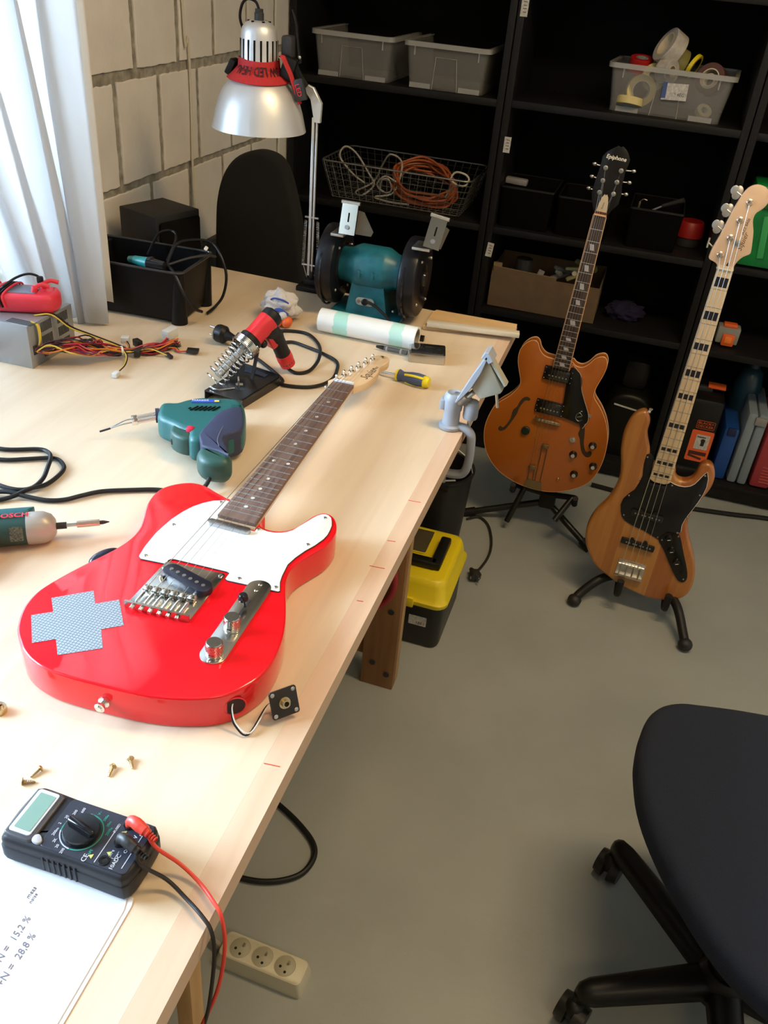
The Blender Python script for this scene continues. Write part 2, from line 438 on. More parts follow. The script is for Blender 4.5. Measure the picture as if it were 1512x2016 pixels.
# bolt heads and red pencil marks on the top
bm_ = MB()
for x, z in ((-0.400, 0.08), (-0.360, 0.05), (-0.365, 0.26), (-0.40, 0.30)): bm_.cyl(bx(x, 1.6005, z), bx(x, 1.597, z), 0.008, seg=12)
bm_.build('bolt_heads', dgrey, bench)
rpm = mat('red pencil', (0.6, 0.08, 0.04), 0.8)
for x0, y0, x1, y1 in ((-.248, .565, -.231, .567), (-.253, .939, -.231, .941), (-.250, 1.127, -.230, 1.129), (-.248, 1.008, -.236, 1.010), (-.2445, .859, -.236, .8605)):
    MB().tube([(x0 + .74, y0 - .8, .9002), (x1 + .74, y1 - .8, .9002)], 0.0006, seg=6, smooth=False).build('pencil_mark', rpm, bench, label='short red pencil stroke')

# ------------------------------------------------------------------ black bookcases (three bays)
def bookcase(x0, x1, levels, label, zt=2.25, plinth=0.068):
    t = thing('bookcase', label, 'bookcase', ((x0 + x1) / 2, SY, 0), group='black bookcases')
    xc = 0.0; wd = x1 - x0; D = 0.36
    for s in (-1, 1): MB().box((s * (wd / 2 - 0.011), D / 2, zt / 2), (0.022, D, zt), bev=0.001).build('side_panel', blks, t)
    MB().box((0, D - 0.006, zt / 2), (wd - 0.02, 0.010, zt - 0.03)).build('back_panel', blkm, t)
    MB().box((0, 0.012, plinth / 2 - .001), (wd - 0.046, 0.018, plinth - .026)).build('plinth', blks, t)
    for z in [plinth] + levels + [zt]:
        MB().box((0, D / 2 - 0.004, z - 0.011), (wd - 0.045, D - 0.012, 0.022), bev=0.001).build('shelf', blks, t)
    return t
bookcase(-1.240, -0.504, [0.46, 0.853, 1.246, 1.62, 1.95], 'leftmost black bookcase, holding clear boxes above a wire basket')
bookcase(-0.500, 0.248, [0.567, 0.853, 1.250, 1.595, 1.95], 'middle black bookcase with the tape box on its upper shelf')
bookcase(0.252, 1.00, [0.563, 0.853, 1.25, 1.62, 1.95], 'rightmost black bookcase holding tool cases on its bottom shelf')
# paper labels taped on the posts
for (x, y, z, rx, rz_, lb) in ((-0.481, 2.992, 1.505, 0, 0.0, 'small paper label high on post of the bookcase, above the tape box level'), (-0.472, 2.992, 1.118, 0, .0, 'small paper label on the post between wire basket and guitar headstock'), (-0.478, 2.992, 0.775, 0, 0.1, 'small paper label on the post beside the cardboard carton'), (-1.213, 2.992, 0.735, 0, 0.25, 'crumpled paper label low on the post behind the desk lamp pole')):
    t = thing('paper_label', lb, 'label', (x, y, z), (0, rz_ , 0))
    MB().box((0, 0, 0), (0.022, 0.001, 0.048)).build('sheet', lblm, t)
    q = MB()
    for k in range(4): q.box((0.001, -0.0007, 0.015 - k * 0.009), (0.012 - 0.002 * (k % 2), 0.0004, 0.0022))
    q.build('print', mat('label print', (0.12, 0.07, 0.06), 0.8), t)

# ------------------------------------------------------------------ clear boxes
clearp = new_glassy('clear frosted plastic', (0.50, 0.51, 0.50, 1), 0.88, 0.20)
clearr = new_glassy('clear plastic rim', (0.60, 0.61, 0.60, 1), 0.85, 0.42)
def clear_box(loc, rz, label, w=0.275, d=0.375, h=0.135, group=None):
    t = thing('storage_box', label, 'storage box', loc, (0, 0, rz), group)
    m = MB(); tp = 0.90; th = 0.002
    zo = 0.012
    ol = lambda s, z: [(x * s, y * (0.93 + (s - .9) * .7), z) for x, y in ((-w / 2, -d / 2), (w / 2, -d / 2), (w / 2, d / 2), (-w / 2, d / 2))]
    def ring(s, z, r): return [(p[0], p[1], z) for p in rrect(w * s, d * s, r)]
    rings = [ring(0.90, 0.0, .02), ring(0.90, 0.012, .02), ring(0.985, h - .006, .02), ring(0.97, h - .006, .018), ring(0.885, 0.006, .018)]
    vs = [[m.bm.verts.new(p) for p in r] for r in rings]
    for a, c in zip(vs, vs[1:]):
        for i in range(len(a)): j = (i + 1) % len(a); m.bm.faces.new((a[i], a[j], c[j], c[i]))
    m.bm.faces.new(vs[0]); m.bm.faces.new(vs[-1])
    m.build('tub', clearp, t)
    m = MB()
    o1 = rrect(w + .012, d + .012, .024); o2 = rrect(w - .012, d - .012, .018)
    A = [[m.bm.verts.new((p[0], p[1], z)) for p in o] for o, z in ((o1, h - .014), (o1, h), (o2, h), (o2, h - .004))]
    for a, c in zip(A, A[1:] + [A[0]]):
        for i in range(len(a)): j = (i + 1) % len(a); m.bm.faces.new((a[i], a[j], c[j], c[i]))
    m.build('rim', clearr, t)
    # raised arch moulding on the front and corner ribs
    m = MB()
    yf = lambda z: -(d / 2) * (0.90 + 0.085 * z / h) - .001
    a = [(-.042, yf(.0), .0), (-.034, yf(.095), .095), (.034, yf(.095), .095), (.042, yf(.0), .0)]
    m.tube(a, 0.0014, seg=6, smooth=False)
    m.build('moulding', clearr, t)
    for s in (-1, 1):
        MB().box((s * .082 * w / .275, yf(.008), .008), (.07, .004, .015)).build('foot', clearr, t)
        MB().box((s * .105 * w / .275, yf(h - .025), h - .025), (.004, .004, .03)).build('rib', clearr, t)
    return t
clear_box((-1.028, 3.02 + .17, 1.247), 0.0, 'empty clear plastic box on the upper shelf, nearer the desk lamp', group='clear plastic boxes')
clear_box((-0.708, 3.02 + .165, 1.247), 0.0, 'empty clear plastic box on the upper shelf, nearer the middle post', group='clear plastic boxes')
tbx = clear_box((-0.005, 3.03 + .145, 1.251), -0.06, 'clear plastic box overflowing with tape rolls, price label on front', w=0.375, d=0.275, h=0.135)
q = MB().box((0.02, -.135, .075), (0.075, .001, .046), rot=(0, -.05, 0)).build('price_label', lblm, tbx, label='white price label')
text('lettering', '* 4EG', .013, dgrey, tbx, (.035, -.1358, .068), (PI / 2, 0, 0))
qb = MB().box((-0.0115, -.1358, .077), (0.013, .0008, .044), rot=(0, -.05, 0)).build('label_stripe', mat('blue label', (0.05, 0.09, 0.25), .6), tbx)
def roll(loc, axis, R, wd, m, label, thick=0.016, core=cream, name='tape_roll'):
    t = thing(name, label, 'tape', loc)
    a = Vector(axis).normalized()
    MB().lathe([(R - thick, -wd / 2), (R - .001, -wd / 2), (R, -wd / 2 + .001), (R, wd / 2 - .001), (R - .001, wd / 2), (R - thick, wd / 2)], (0, 0, 0), a, closed=True).build('tape', m, t)
    MB().lathe([(R - thick - .003, -wd / 2), (R - thick - .0002, -wd / 2), (R - thick - .0002, wd / 2), (R - thick - .003, wd / 2)], (0, 0, 0), a, closed=True).build('core', core, t)
    return t
redt = mat('red tape', (0.42, 0.01, 0.01), 0.4); greyt = mat('dirty white tape', (0.45, 0.42, 0.38), 0.6, noise=.2, nscale=60); yelt = mat('masking tape', (0.62, 0.52, 0.22), 0.6)
olive = mat('olive film', (0.25, 0.24, 0.08), 0.25); brwn = mat('brown tape', (0.10, 0.04, 0.03), 0.3)
roll((-.115, 3.16, 1.378), (0.05, -.2, 1), .036, .042, redt, 'red tape roll with hollow core lying on top of the tape box', core=grey)
roll((-.036, 3.12, 1.435), (-.75, -.35, .45), .052, .045, greyt, 'wide grey-white tape roll standing highest over the tape box')
roll((-.010, 3.17, 1.395), (-.8, -.3, .35), .045, .04, olive, 'shiny olive tape roll just behind the highest grey-white roll', core=olive)
roll((-.030, 3.08, 1.375), (.75, -.55, .1), .034, .04, greyt, 'off-white tape roll with black marks at the box rim')
roll((.105, 3.10, 1.365), (-.35, -.80, .25), .045, .035, brwn, 'wide dark brown tape roll with pale outer layer at right of box')
roll((.102, 3.10, 1.36), (-.35, -.80, .25), .022, .02, greyt, 'small pale tape roll nested inside the dark brown roll', thick=.006)
roll((.045, 3.15, 1.392), (.8, -.3, -.35), .036, .012, yellow, 'thin yellow and black tape reel between olive and brown rolls', core=blk, thick=.008)
roll((-.095, 3.075, 1.315), (.3, -1, .1), .045, .022, yelt, 'large yellow masking tape ring standing inside the clear box')
roll((-.065, 3.12, 1.352), (.2, -.9, .4), .038, .025, yelt, 'second yellow masking tape ring leaning behind the standing one')
roll((-.120, 3.07, 1.281), (.05, .25, 1), .042, .022, yelt, 'flat yellow masking tape roll at left bottom of the clear box')
roll((.105, 3.08, 1.277), (.3, -.6, .7), .024, .018, cream, 'small cream tape roll low at right inside the clear box', thick=.01)

# ------------------------------------------------------------------ wire basket with cables
wire = mat('galvanised wire', (0.30, 0.30, 0.29), 0.4, 0.8)
bk = thing('wire_basket', 'grey wire mesh basket full of cables on the bookcase shelf', 'basket', (-0.848, 3.165, 0.856))
m = MB(); Wt, Wb, Dt, Db, Hh = 0.545, 0.475, 0.31, 0.27, 0.125
m2 = MB()
P = [(-Wt / 2, -Dt / 2, Hh), (Wt / 2, -Dt / 2, Hh), (Wt / 2, Dt / 2, Hh), (-Wt / 2, Dt / 2, Hh)]
m2.tube([(p[0], p[1], Hh) for p in rrect(Wt, Dt, .03, 4)], 0.0032, closed=True, smooth=False)
m2.build('rim', wire, bk)
for k in range(6):
    z = 0.001 + k * 0.021; s = z / Hh; ww = Wb + (Wt - Wb) * s; d_ = Db + (Dt - Db) * s
    m.tube([(p[0], p[1], z + .002) for p in rrect(ww, d_, .02, 3)], 0.0011, closed=True, smooth=False, seg=5)
for k in range(19):
    u = -1 + 2 * k / 18
    m.tube([(u * Wt / 2 * .96, -Dt / 2, Hh), (u * Wb / 2 * .96, -Db / 2, 0.002), (u * Wb / 2 * .96, Db / 2, 0.002), (u * Wt / 2 * .96, Dt / 2, Hh)], 0.0011, smooth=False, seg=5)
for k in range(10):
    u = -1 + 2 * k / 9
    m.tube([(-Wt / 2, u * Dt / 2 * .92, Hh), (-Wb / 2, u * Db / 2 * .92, 0.002), (Wb / 2, u * Db / 2 * .92, 0.002), (Wt / 2, u * Dt / 2 * .92, Hh)], 0.0011, smooth=False, seg=5)
m.build('mesh', wire, bk)
def coil(name, m, label, c, rx, ry, turns, r, tilt=(0, 0, 0), jit=.01, seedv=1, hz=.03):
    rn = random.Random(seedv); pts = []
    for i in range(turns * 10):
        a = 2 * PI * i / 10; s = 1 + rn.uniform(-1, 1) * jit / rx
        pts.append(Vector((rx * s * math.cos(a) + rn.uniform(-jit, jit) * .5, ry * s * math.sin(a), hz * (i / (turns * 10) - .5) + rn.uniform(-.004, .004))))
    E_ = Euler(tilt).to_matrix(); pts = [E_ @ p + Vector(c) for p in pts]
    return tag(MB().tube(pts, r, seg=7, sub=4).build(name, m), label, 'cable')
orc = mat('orange cable', (0.42, 0.10, 0.03), 0.5)
greyc = mat('light grey cable', (0.42, 0.40, 0.35), 0.5)
coil('cable_coil', orc, 'orange extension cable coiled in the wire basket', (-0.775, 3.15, 0.925), .115, .085, 9, .0042, (0.55, .15, -.1), .016, 3, .06)
def cable(name, pts, r, m, label, cat='cable', **k): return tag(MB().tube(pts, r, **k).build(name, m), label, cat)
cable('cable', [(-.99, 3.12, .90), (-1.03, 3.10, .93), (-1.075, 3.08, .985), (-1.06, 3.09, 1.02), (-1.02, 3.10, 1.0), (-.97, 3.10, .94), (-.95, 3.11, .90), (-.98, 3.07, .868), (-1.02, 3.12, .866), (-.98, 3.2, .89), (-.94, 3.16, .96), (-.90, 3.12, 1.01), (-.86, 3.14, .98), (-.87, 3.1, .89), (-.93, 3.07, .87), (-.90, 3.06, .865), (-.86, 3.06, .862), (-.80, 3.06, .864)], .0033, greyc, 'light grey network cable looping at left of the wire basket', seg=7)
cable('cable', [(-.92, 3.09, .89), (-.91, 3.07, .93), (-.885, 3.07, .935), (-.875, 3.08, .90), (-.90, 3.09, .885), (-.93, 3.08, .91), (-.90, 3.07, .945), (-.86, 3.08, .93)], .003, greyc, 'small pale cable knot in front of the orange coil in the wire basket', seg=7)
cable('cable', [(-.63, 3.05, .955), (-.655, 3.04, .975), (-.64, 3.04, 1.0), (-.605, 3.03, 1.0), (-.59, 3.03, .985), (-.60, 3.02, .965), (-.63, 3.03, .96), (-.66, 3.08, .93), (-.68, 3.1, .90)], .0034, mat('white cable', (0.6, 0.56, 0.46), .5), 'short white cable loop over the right end of the wire basket', seg=7)
coil('cable_coil', blk, 'tangle of thin black cable beneath the orange coil in basket', (-0.77, 3.15, 0.895), .075, .05, 4, .003, (.3, .1, 0), .02, 8, .03)

# ------------------------------------------------------------------ bins and small things on the shelves
def bin_box(loc, w, d, h, label, name='storage_bin', m=blk):
    t = thing(name, label, 'bin', loc, group='black plastic bins'); m = binm
    mm = MB()
    def ring(s, z): return [mm.bm.verts.new((p[0], p[1], z)) for p in rrect(w * s, d * s, .008, 3)]
    R4 = [ring(.93, 0), ring(1, h), ring(.965, h), ring(.90, .004)]
    for a, c in zip(R4, R4[1:]):
        for i in range(len(a)): j = (i + 1) % len(a); mm.bm.faces.new((a[i], a[j], c[j], c[i]))
    mm.bm.faces.new(R4[0]); mm.bm.faces.new(R4[-1]); mm.build('tub', m, t)
    mm = MB(); A = [[mm.bm.verts.new((p[0], p[1], z)) for p in rrect(w * s, d * s, .010, 3)] for s, z in ((1.02, h - .004), (1.02, h + .002), (.97, h + .002), (.97, h - .004))]
    for a, c in zip(A, A[1:] + [A[0]]):
        for i in range(len(a)): j = (i + 1) % len(a); mm.bm.faces.new((a[i], a[j], c[j], c[i]))
    mm.build('rim', mat('bin rim', (0.010, 0.010, 0.010), .4), t)
    return t
bin_box((-.385, 3.13, .855), .18, .22, .13, 'open black bin beside the middle post, left of the dark guitar headstock')
bin_box((-.190, 3.13, .855), .18, .22, .125, 'open black bin just behind the dark guitar headstock')
bin_box((.043, 3.13, .855), .17, .22, .125, 'open black bin right of the dark guitar headstock, tools sticking out')
tag(MB().box((-.437, 3.10, .99), (.075, .03, .020), bev=.004, rot=(0, .03, 0)).build('tool_part', grey), 'small grey bar lying across the bin nearest the middle post', 'tool')
tk = thing('screwdriver', 'dark screwdriver poking up from the bin right of the headstock', 'screwdriver', (.055, 3.08, .985))
MB().cyl((0, 0, 0), (.062, -.02, .033), .006, .008).build('handle', dgrey, tk); MB().cyl((0, 0, 0), (-.045, .01, -.03), .003).build('blade', grey, tk)
hk = thing('hook_screw', 'small brass hook screw in the bin right of the headstock', 'hook', (-.018, 3.05, .985))
MB().cyl((0, 0, -.02), (0, 0, .01), .004).build('shank', brass, hk); MB().tube([(0, 0, .01), (.01, -.005, .02), (.022, -.005, .018)], .0016).build('hook', steel, hk)
rj = thing('jar', 'dark jar with a red screw cap on the middle shelf beside the bins', 'jar', (.165, 3.17, .855))
MB().lathe([(0, 0), (.04, 0), (.042, .01), (.042, .045), (.038, .05), (0, .05)]).build('body', dgrey, rj)
MB().lathe([(.044, .028), (.046, .03), (.046, .045), (.042, .075), (.038, .08), (0, .08)]).build('cap', mat('dark red cap', (.30, .01, .01), .45), rj)
gc = thing('tool_case', 'bright green plastic case behind the bass headstock', 'case', (.43, 3.08, .855))
MB().box((.0, 0, .128), (.23, .16, .25), bev=.012, rot=(0, .0, 0)).build('shell', mat('green case', (.008, .22, .05), .35, noise=.3, nscale=15), gc)
MB().box((.0, -.084, .20), (.16, .012, .03), bev=.004).build('handle', mat('dark green', (.01, .12, .03), .4), gc)
MB().box((-.05, -.0825, .10), (.02, .006, .13), rot=(0, -.12, 0), bev=.002).build('rib', mat('green rib', (.04, .36, .10), .35), gc)
tag(MB().box((.313, 3.04, .877), (.03, .03, .042), bev=.004, rot=(0, -.2, 0)).build('plastic_block', redp), 'small red plastic block between bass neck and green case', 'block')
# cardboard carton with clamps
kraft = mat('cardboard', (.14, .09, .045), .85, noise=.15, nscale=25)
kraft2 = mat('cardboard flap inside', (.21, .14, .075), .85)
ct = thing('carton', 'open cardboard carton of clamps on the lower middle shelf', 'carton', (-.272, 3.145, .569))
m = MB()
for c_, d_ in (((0, -.115, .063), (.385, .003, .126)), ((0, .115, .07), (.385, .003, .14)), ((-.191, 0, .068), (.003, .23, .136)), ((.191, 0, .068), (.003, .23, .136)), ((0, 0, .002), (.385, .23, .003))): m.box(c_, d_)
m.build('tray', kraft, ct)
MB().box((-.075, -.118, .132), (.225, .003, .022), rot=(.35, .03, 0)).build('flap', kraft2, ct)
MB().box((-.175, -.112, .146), (.03, .012, .02), bev=.001).build('corner_flap', kraft2, ct)
MB().slab([(-.19, 0), (-.05, .0), (-.09, .018), (-.19, .022)], .001, 0, m=Matrix.Translation((0, -.1175, .001)) @ Euler((PI / 2, 0, 0)).to_matrix().to_4x4()).build('torn_patch', mat('cardboard dark', (.15, .09, .045), .9), ct)
def clamp(loc, rot, m, label):
    t = thing('spring_clamp', label, 'clamp', loc, rot, 'clamps in the carton')
    for s in (-1, 1):
        MB().box((.012, 0, s * .012), (.085, .018, .012), rot=(0, s * .22, 0), bev=.004).build('jaw', m, t)
    MB().cyl((0, -.011, 0), (0, .011, 0), .009, seg=14).build('pivot', cream, t)
    return t
ol = mat('khaki plastic', (.25, .24, .11), .5)
clamp((-.185, 3.11, .712), (0, -.25, .3), ol, 'khaki spring clamp with a round pivot, foremost in the carton')
clamp((-.160, 3.17, .718), (.3, -.1, -.4), ol, 'khaki spring clamp behind the foremost one in the carton')
clamp((-.24, 3.15, .690), (.2, .1, .9), grey, 'grey clamp lying deep in the middle of the carton')
tag(MB().cyl((-.365, 3.10, .66), (-.365, 3.10, .735), .03, seg=18).build('dark_roll', dgrey), 'dark cylinder standing at left inside the carton', 'cylinder')
tag(MB().box((-.30, 3.08, .69), (.022, .03, .03), bev=.002, rot=(.2, .3, 0)).build('connector', grey), 'small grey connector left of the clamps in the carton', 'connector')
# purple cloth
def crumple(name, c, r, m, label, cat, scale=(1, 1, .5), seedv=2, amp=.25, freq=3.2, sub=4, parent=None):
    from mathutils import noise as nz_
    bm = bmesh.new(); bmesh.ops.create_icosphere(bm, subdivisions=sub, radius=1)
    for v in bm.verts:
        n = nz_.noise(v.co * freq + Vector((seedv, 0, 0))); n2 = nz_.noise(v.co * freq * 2.3 + Vector((0, seedv, 0)))
        v.co *= 1 + amp * n + amp * .5 * n2
        v.co = Vector((v.co.x * scale[0], v.co.y * scale[1], max(v.co.z * scale[2], -scale[2] * .8))) * r
    bmm = MB(); bmm.bm.free(); bmm.bm = bm
    o = bmm.build(name, m, parent, smooth=60); o.location = c
    if cat: tag(o, label, cat)
    return o
crumple('cloth', (.02, 3.16, .590), .06, mat('purple cloth', (.006, .003, .032), .9), 'crumpled purple cloth on the shelf right of the carton', 'cloth', (1.1, .9, .6))
# orange & clear small lamp on the shelf
ol_ = thing('work_light', 'small clear and orange work light on the shelf behind bass neck', 'light', (.375, 3.08, .566))
MB().box((0, 0, .038), (.075, .05, .060), bev=.006).build('housing', new_glassy('clear case', (.5, .5, .45, 1), .7, .5), ol_)
MB().box((.003, -.030, .025), (.042, .012, .042), bev=.005).build('lens_frame', orange, ol_)
MB().box((.003, -.037, .027), (.026, .004, .024), bev=.003).build('lens', mat('bright orange', (.9, .22, .03), .3), ol_)
MB().box((0, -.01, .073), (.045, .03, .012), bev=.003).build('clip', orange, ol_)
# bottom shelf cases
c1 = thing('drill_case', 'black drill case with an orange pictured label on the bottom shelf', 'case', (.355, 3.15, .068))
MB().box((0, 0, .155), (.165, .25, .30), bev=.018).build('shell', blk, c1)
MB().box((.0, 0, .312), (.07, .10, .022), bev=.006).build('handle', dgrey, c1)
MB().box((.045, -.04, .328), (.062, .03, .008), bev=.002, rot=(.3, 0, 0)).build('latch', orange, c1)
lab = MB().slab(rrect(.078, .125, .006), .001, 0, m=Matrix.Translation((.038, -.1262, .122)) @ Euler((PI / 2, 0, 0)).to_matrix().to_4x4()).build('orange_label', mat('orange label', (.80, .13, .03), .5), c1, label='orange label with a drill picture')
text('lettering', 'BLACK+\nDECKER', .013, orange, c1, (.038, -.1265, .208), (PI / 2, 0, 0), sx=1.15)
m = MB(); m.tube([(p[0] + .038, -.1264, p[1] + .208) for p in rrect(.062, .031, .003, 2)], .0007, closed=True, smooth=False, seg=5); m.build('logo_frame', orange, c1)
MB().slab(rrect(.048, .058, .002), .001, 0, m=Matrix.Translation((.042, -.1274, .140)) @ Euler((PI / 2, 0, 0)).to_matrix().to_4x4()).build('label_picture', lblm, c1)
m = MB()
m.cyl((.045, -.1286, .146), (.045, -.1294, .146), .008, seg=14); m.box((.045, -.129, .133), (.012, .0008, .016)); m.box((.037, -.129, .160), (.030, .0008, .003))
m.build('picture_print', dgrey, c1)
m = MB().box((.038, -.128, .093), (.062, .0008, .014)).box((.032, -.128, .077), (.05, .0008, .008), rot=(0, .2, 0)); m.build('label_print', mat('label dark print', (.08, .02, .01), .6), c1)
c2 = thing('blue_case', 'bright blue slim case between drill case and grey case', 'case', (.487, 3.15, .068))
MB().box((0, 0, .108), (.052, .24, .21), bev=.010).build('shell', mat('blue case', (.01, .06, .26), .4), c2)
MB().box((0, -.12, .2), (.03, .01, .03), bev=.003).build('handle', mat('navy', (.01, .02, .08), .4), c2)
c3 = thing('grey_case', 'grey-blue plastic tool case standing on the bottom shelf', 'case', (.556, 3.16, .068))
MB().box((-.018, 0, .145), (.034, .27, .285), bev=.010).build('half_shell', mat('grey blue case', (.20, .25, .29), .45), c3)
MB().box((.018, 0, .145), (.034, .27, .285), bev=.010).build('half_shell', mat('grey blue case', (.19, .24, .28), .45), c3)
MB().box((.012, -.136, .262), (.04, .012, .03), bev=.003).build('latch', grey, c3)
c4 = thing('red_case', 'red plastic case at the right end of the bottom shelf', 'case', (.636, 3.16, .068))
MB().box((0, 0, .13), (.07, .27, .25), bev=.010).build('shell', mat('faded red case', (.34, .04, .05), .45), c4)
m = MB()
for k in range(6): m.box((.012, -.136, .03 + k * .012), (.04, .004, .005))
m.build('ribs', mat('faded red rib', (.42, .07, .07), .45), c4)
c5 = thing('bottle', 'dark translucent blue bottle behind the grey case', 'bottle', (.52, 3.25, .068))
MB().lathe([(0, 0), (.05, 0), (.052, .01), (.052, .30), (.04, .36), (.025, .375), (.025, .40), (0, .40)]).build('body', mat('dark blue plastic', (.02, .06, .09), .25), c5)
MB().lathe([(0, .40), (.028, .40), (.028, .425), (0, .425)]).build('cap', dgrey, c5)
c6 = thing('visor_case', 'dark translucent bag with a pale strip on bottom middle shelf', 'bag', (.115, 3.16, .068))
dk = mat('dark film', (.006, .006, .005), .4, spec=.25)
MB().slab(smooth2([(-.10, 0), (.10, 0), (.105, .12), (.085, .20), (.055, .245), (-.02, .255), (-.07, .22), (-.095, .12)], 3), .11, -.10, rt=.02, rb=.02, m=Euler((PI / 2, 0, 0)).to_matrix().to_4x4()).build('bag', dk, c6)
MB().box((-.012, -.113, .205), (.085, .006, .004), rot=(0, .12, 0)).build('pale_strip', lblm, c6)
MB().box((0, 0, .31), (.10, .12, .12), bev=.03).build('folded_top', mat('dark film top', (.009, .009, .0085), .4, spec=.25), c6)
# black hose on the floor along the plinth
cable('floor_hose', [(.05, 2.89, .010), (.25, 2.875, .010), (.40, 2.878, .010), (.55, 2.90, .010), (.70, 2.93, .010), (.95, 2.94, .010)], .008, rubber, 'black hose lying along the bookcase plinth on the floor', 'hose')
# ------------------------------------------------------------------ guitars
def lerp(a, b, t): return a + (b - a) * t
def lens(c, r, n=16): return disc(c[0], c[1], r, n)
def neck(t, yn, ln, rn, ye, le, re_, zt, nfr, L, ysad, board_m, neck_m, fret_m, side=.0, depth=.021, nut_m=None, board_t=.006, binding=None, endcap=0.0, headback=None):
    X = lambda y, u: lerp(lerp(ln, rn, u), lerp(le, re_, u), (yn - y) / (yn - ye))
    end = [(X(ye, 0), ye), (lerp(le, re_, .06), ye - endcap * .5), (lerp(le, re_, .25), ye - endcap), (lerp(le, re_, .75), ye - endcap), (lerp(le, re_, .94), ye - endcap * .5), (X(ye, 1), ye)]
    fb = MB().slab(end + [(rn, yn), (ln, yn)], zt, zt - board_t, rt=.0008, n=2).build('fretboard', board_m, t, smooth=30)
    # rounded neck shaft
    m = MB(); rings = []
    for k in range(9):
        y = lerp(yn + .01, ye + .0, k / 8); a = X(y, 0); b_ = X(y, 1); c = (a + b_) / 2; hw = (b_ - a) / 2
        ring = []
        for q in range(13):
            an = PI * q / 12; ring.append(m.bm.verts.new((c + hw * math.cos(an), y, zt - board_t - depth * math.sin(an) ** .8)))
        rings.append(ring)
    for a, b_ in zip(rings, rings[1:]):
        for q in range(13): m.bm.faces.new((a[q], a[(q + 1) % 13], b_[(q + 1) % 13], b_[q]))
    m.bm.faces.new(rings[0]); m.bm.faces.new(rings[-1])
    m.build('neck_shaft', neck_m, t)
    for n in range(1, nfr + 1):
        y = ysad + L * 2 ** (-n / 12)
        if y < ye - endcap: break
        m = MB().cyl((X(y, 0.005), y, zt), (X(y, 0.995), y, zt), .00085, seg=8)
        m.build('fret', fret_m, fb)
    if nut_m: MB().box(((ln + rn) / 2, yn + .002, zt), (abs(rn - ln) * .98, .004, .008), bev=.0006).build('nut', nut_m, t)
    if binding:
        m = MB()
        for s in (0, 1): m.tube([(X(yn, s), yn, zt - .0006), (X(ye, s), ye, zt - .0006)], .0012, seg=6, smooth=False)
        m.build('neck_binding', binding, t)
    return fb, X
def mid(ysad, L, n):
    return (ysad + L * 2 ** (-n / 12) + ysad + L * 2 ** (-(n - 1) / 12)) / 2
def xf_top(px, m): return m
wires_m = mat('string steel', (.72, .70, .66), .28, 1.0)

# ---- red electric guitar lying on the bench
rosew = wood('rosewood', (.085, .045, .032), (.19, .115, .085), (60, 4, 10), .5, .0)
maple = wood('maple', (.66, .46, .27), (.74, .55, .34), (60, 4, 10), .35, .3)
G = thing('electric_guitar', 'red electric guitar with white pickguard and grey cross sticker lying on the bench', 'guitar', (-.4435, .73, .945))
body = [(-0.1279, -0.1275), (-0.1375, -0.1122), (-0.1442, -0.0974), (-0.1492, -0.0799), (-0.1499, -0.0548), (-0.14, -0.018), (-0.1285, 0.0138), (-0.1145, 0.0496), (-0.1081, 0.0777), (-0.1087, 0.1018), (-0.1167, 0.1272), (-0.1285, 0.1565), (-0.1342, 0.182), (-0.1333, 0.2062), (-0.1216, 0.2255), (-0.1028, 0.2391), (-0.0812, 0.2407), (-0.0583, 0.2319), (-0.038, 0.2242), (-.028, .221), (-.024, .205), (-.010, .204), (.030, .204), (.0325, .193), (0.0345, 0.184), (0.0403, 0.1770), (0.0538, 0.1746), (0.069, 0.179), (0.0809, 0.1915), (0.0891, 0.2138), (0.0956, 0.2326), (0.105, 0.2445), (0.1173, 0.2443), (0.1279, 0.2344), (0.1362, 0.2163), (0.1394, 0.1965), (0.1366, 0.17), (0.1266, 0.1446), (0.1169, 0.1199), (0.1141, 0.0994), (0.1172, 0.0789), (0.1257, 0.0574), (0.1382, 0.0291), (0.1487, 0.0014), (0.1562, -0.0261), (0.1600, -0.0534), (0.1590, -0.0814), (0.1510, -0.1060), (0.1373, -0.1270), (0.1165, -0.1425), (0.0825, -0.1559), (0.046, -0.1635), (0.0065, -0.1667), (-0.0289, -0.1685), (-0.0569, -0.1675), (-0.0823, -0.1614), (-0.1006, -0.1523), (-0.1132, -0.1420)]
MB().slab(smooth2(body, 4), 0, -.0445, rt=.0028, rb=.0028, n=3).build('body', red, G, smooth=50)
guard = [(-0.0332, 0.2143), (-0.0488, 0.2059), (-0.0591, .195), (-0.0681, 0.1807), (-.0745, .163), (-0.0793, 0.1421), (-.0812, .122), (-0.082, 0.1036), (-.081, .086), (-0.0797, 0.0703), (-0.0765, 0.052), (-.0755, .0485), (-0.071, 0.0450), (-0.0367, 0.0480), (-.0375, .056), (-.0355, .0595), (-.031, .0610), (.042, .0640), (0.0460, 0.0625), (0.0464, 0.0500), (0.0500, .0480), (0.1174, 0.0525), (.1190, .0545), (.1125, .070), (0.1097, 0.0832), (0.107, 0.1084), (.1105, .1270), (0.1163, 0.1455), (.124, .163), (0.1293, 0.1801), (.1310, .192), (0.1303, 0.2044), (.1288, .216), (0.1248, 0.2267), (.121, .2345), (0.1153, 0.2390), (.110, .2398), (0.1048, 0.2365), (.1008, .231), (0.0976, 0.2241), (.0945, .215), (0.0905, 0.2044), (0.0831, 0.1838), (.0775, .177), (0.0714, 0.1723), (.063, .1685), (0.0536, 0.1672), (.045, .1685), (0.0372, 0.1715), (.0365, .160), (-.0215, .160), (-.025, .205), (-.028, .2143)]
MB().slab(guard, .0020, .0002, rt=.0006, n=2).build('pickguard', whitep, G, smooth=30)
edge_m = mat('black ply edge', (.02, .02, .02), .5)
MB().tube([(x, y, .0010) for x, y in guard], .0008, seg=6, closed=True, smooth=False).build('pickguard_edge', edge_m, G)
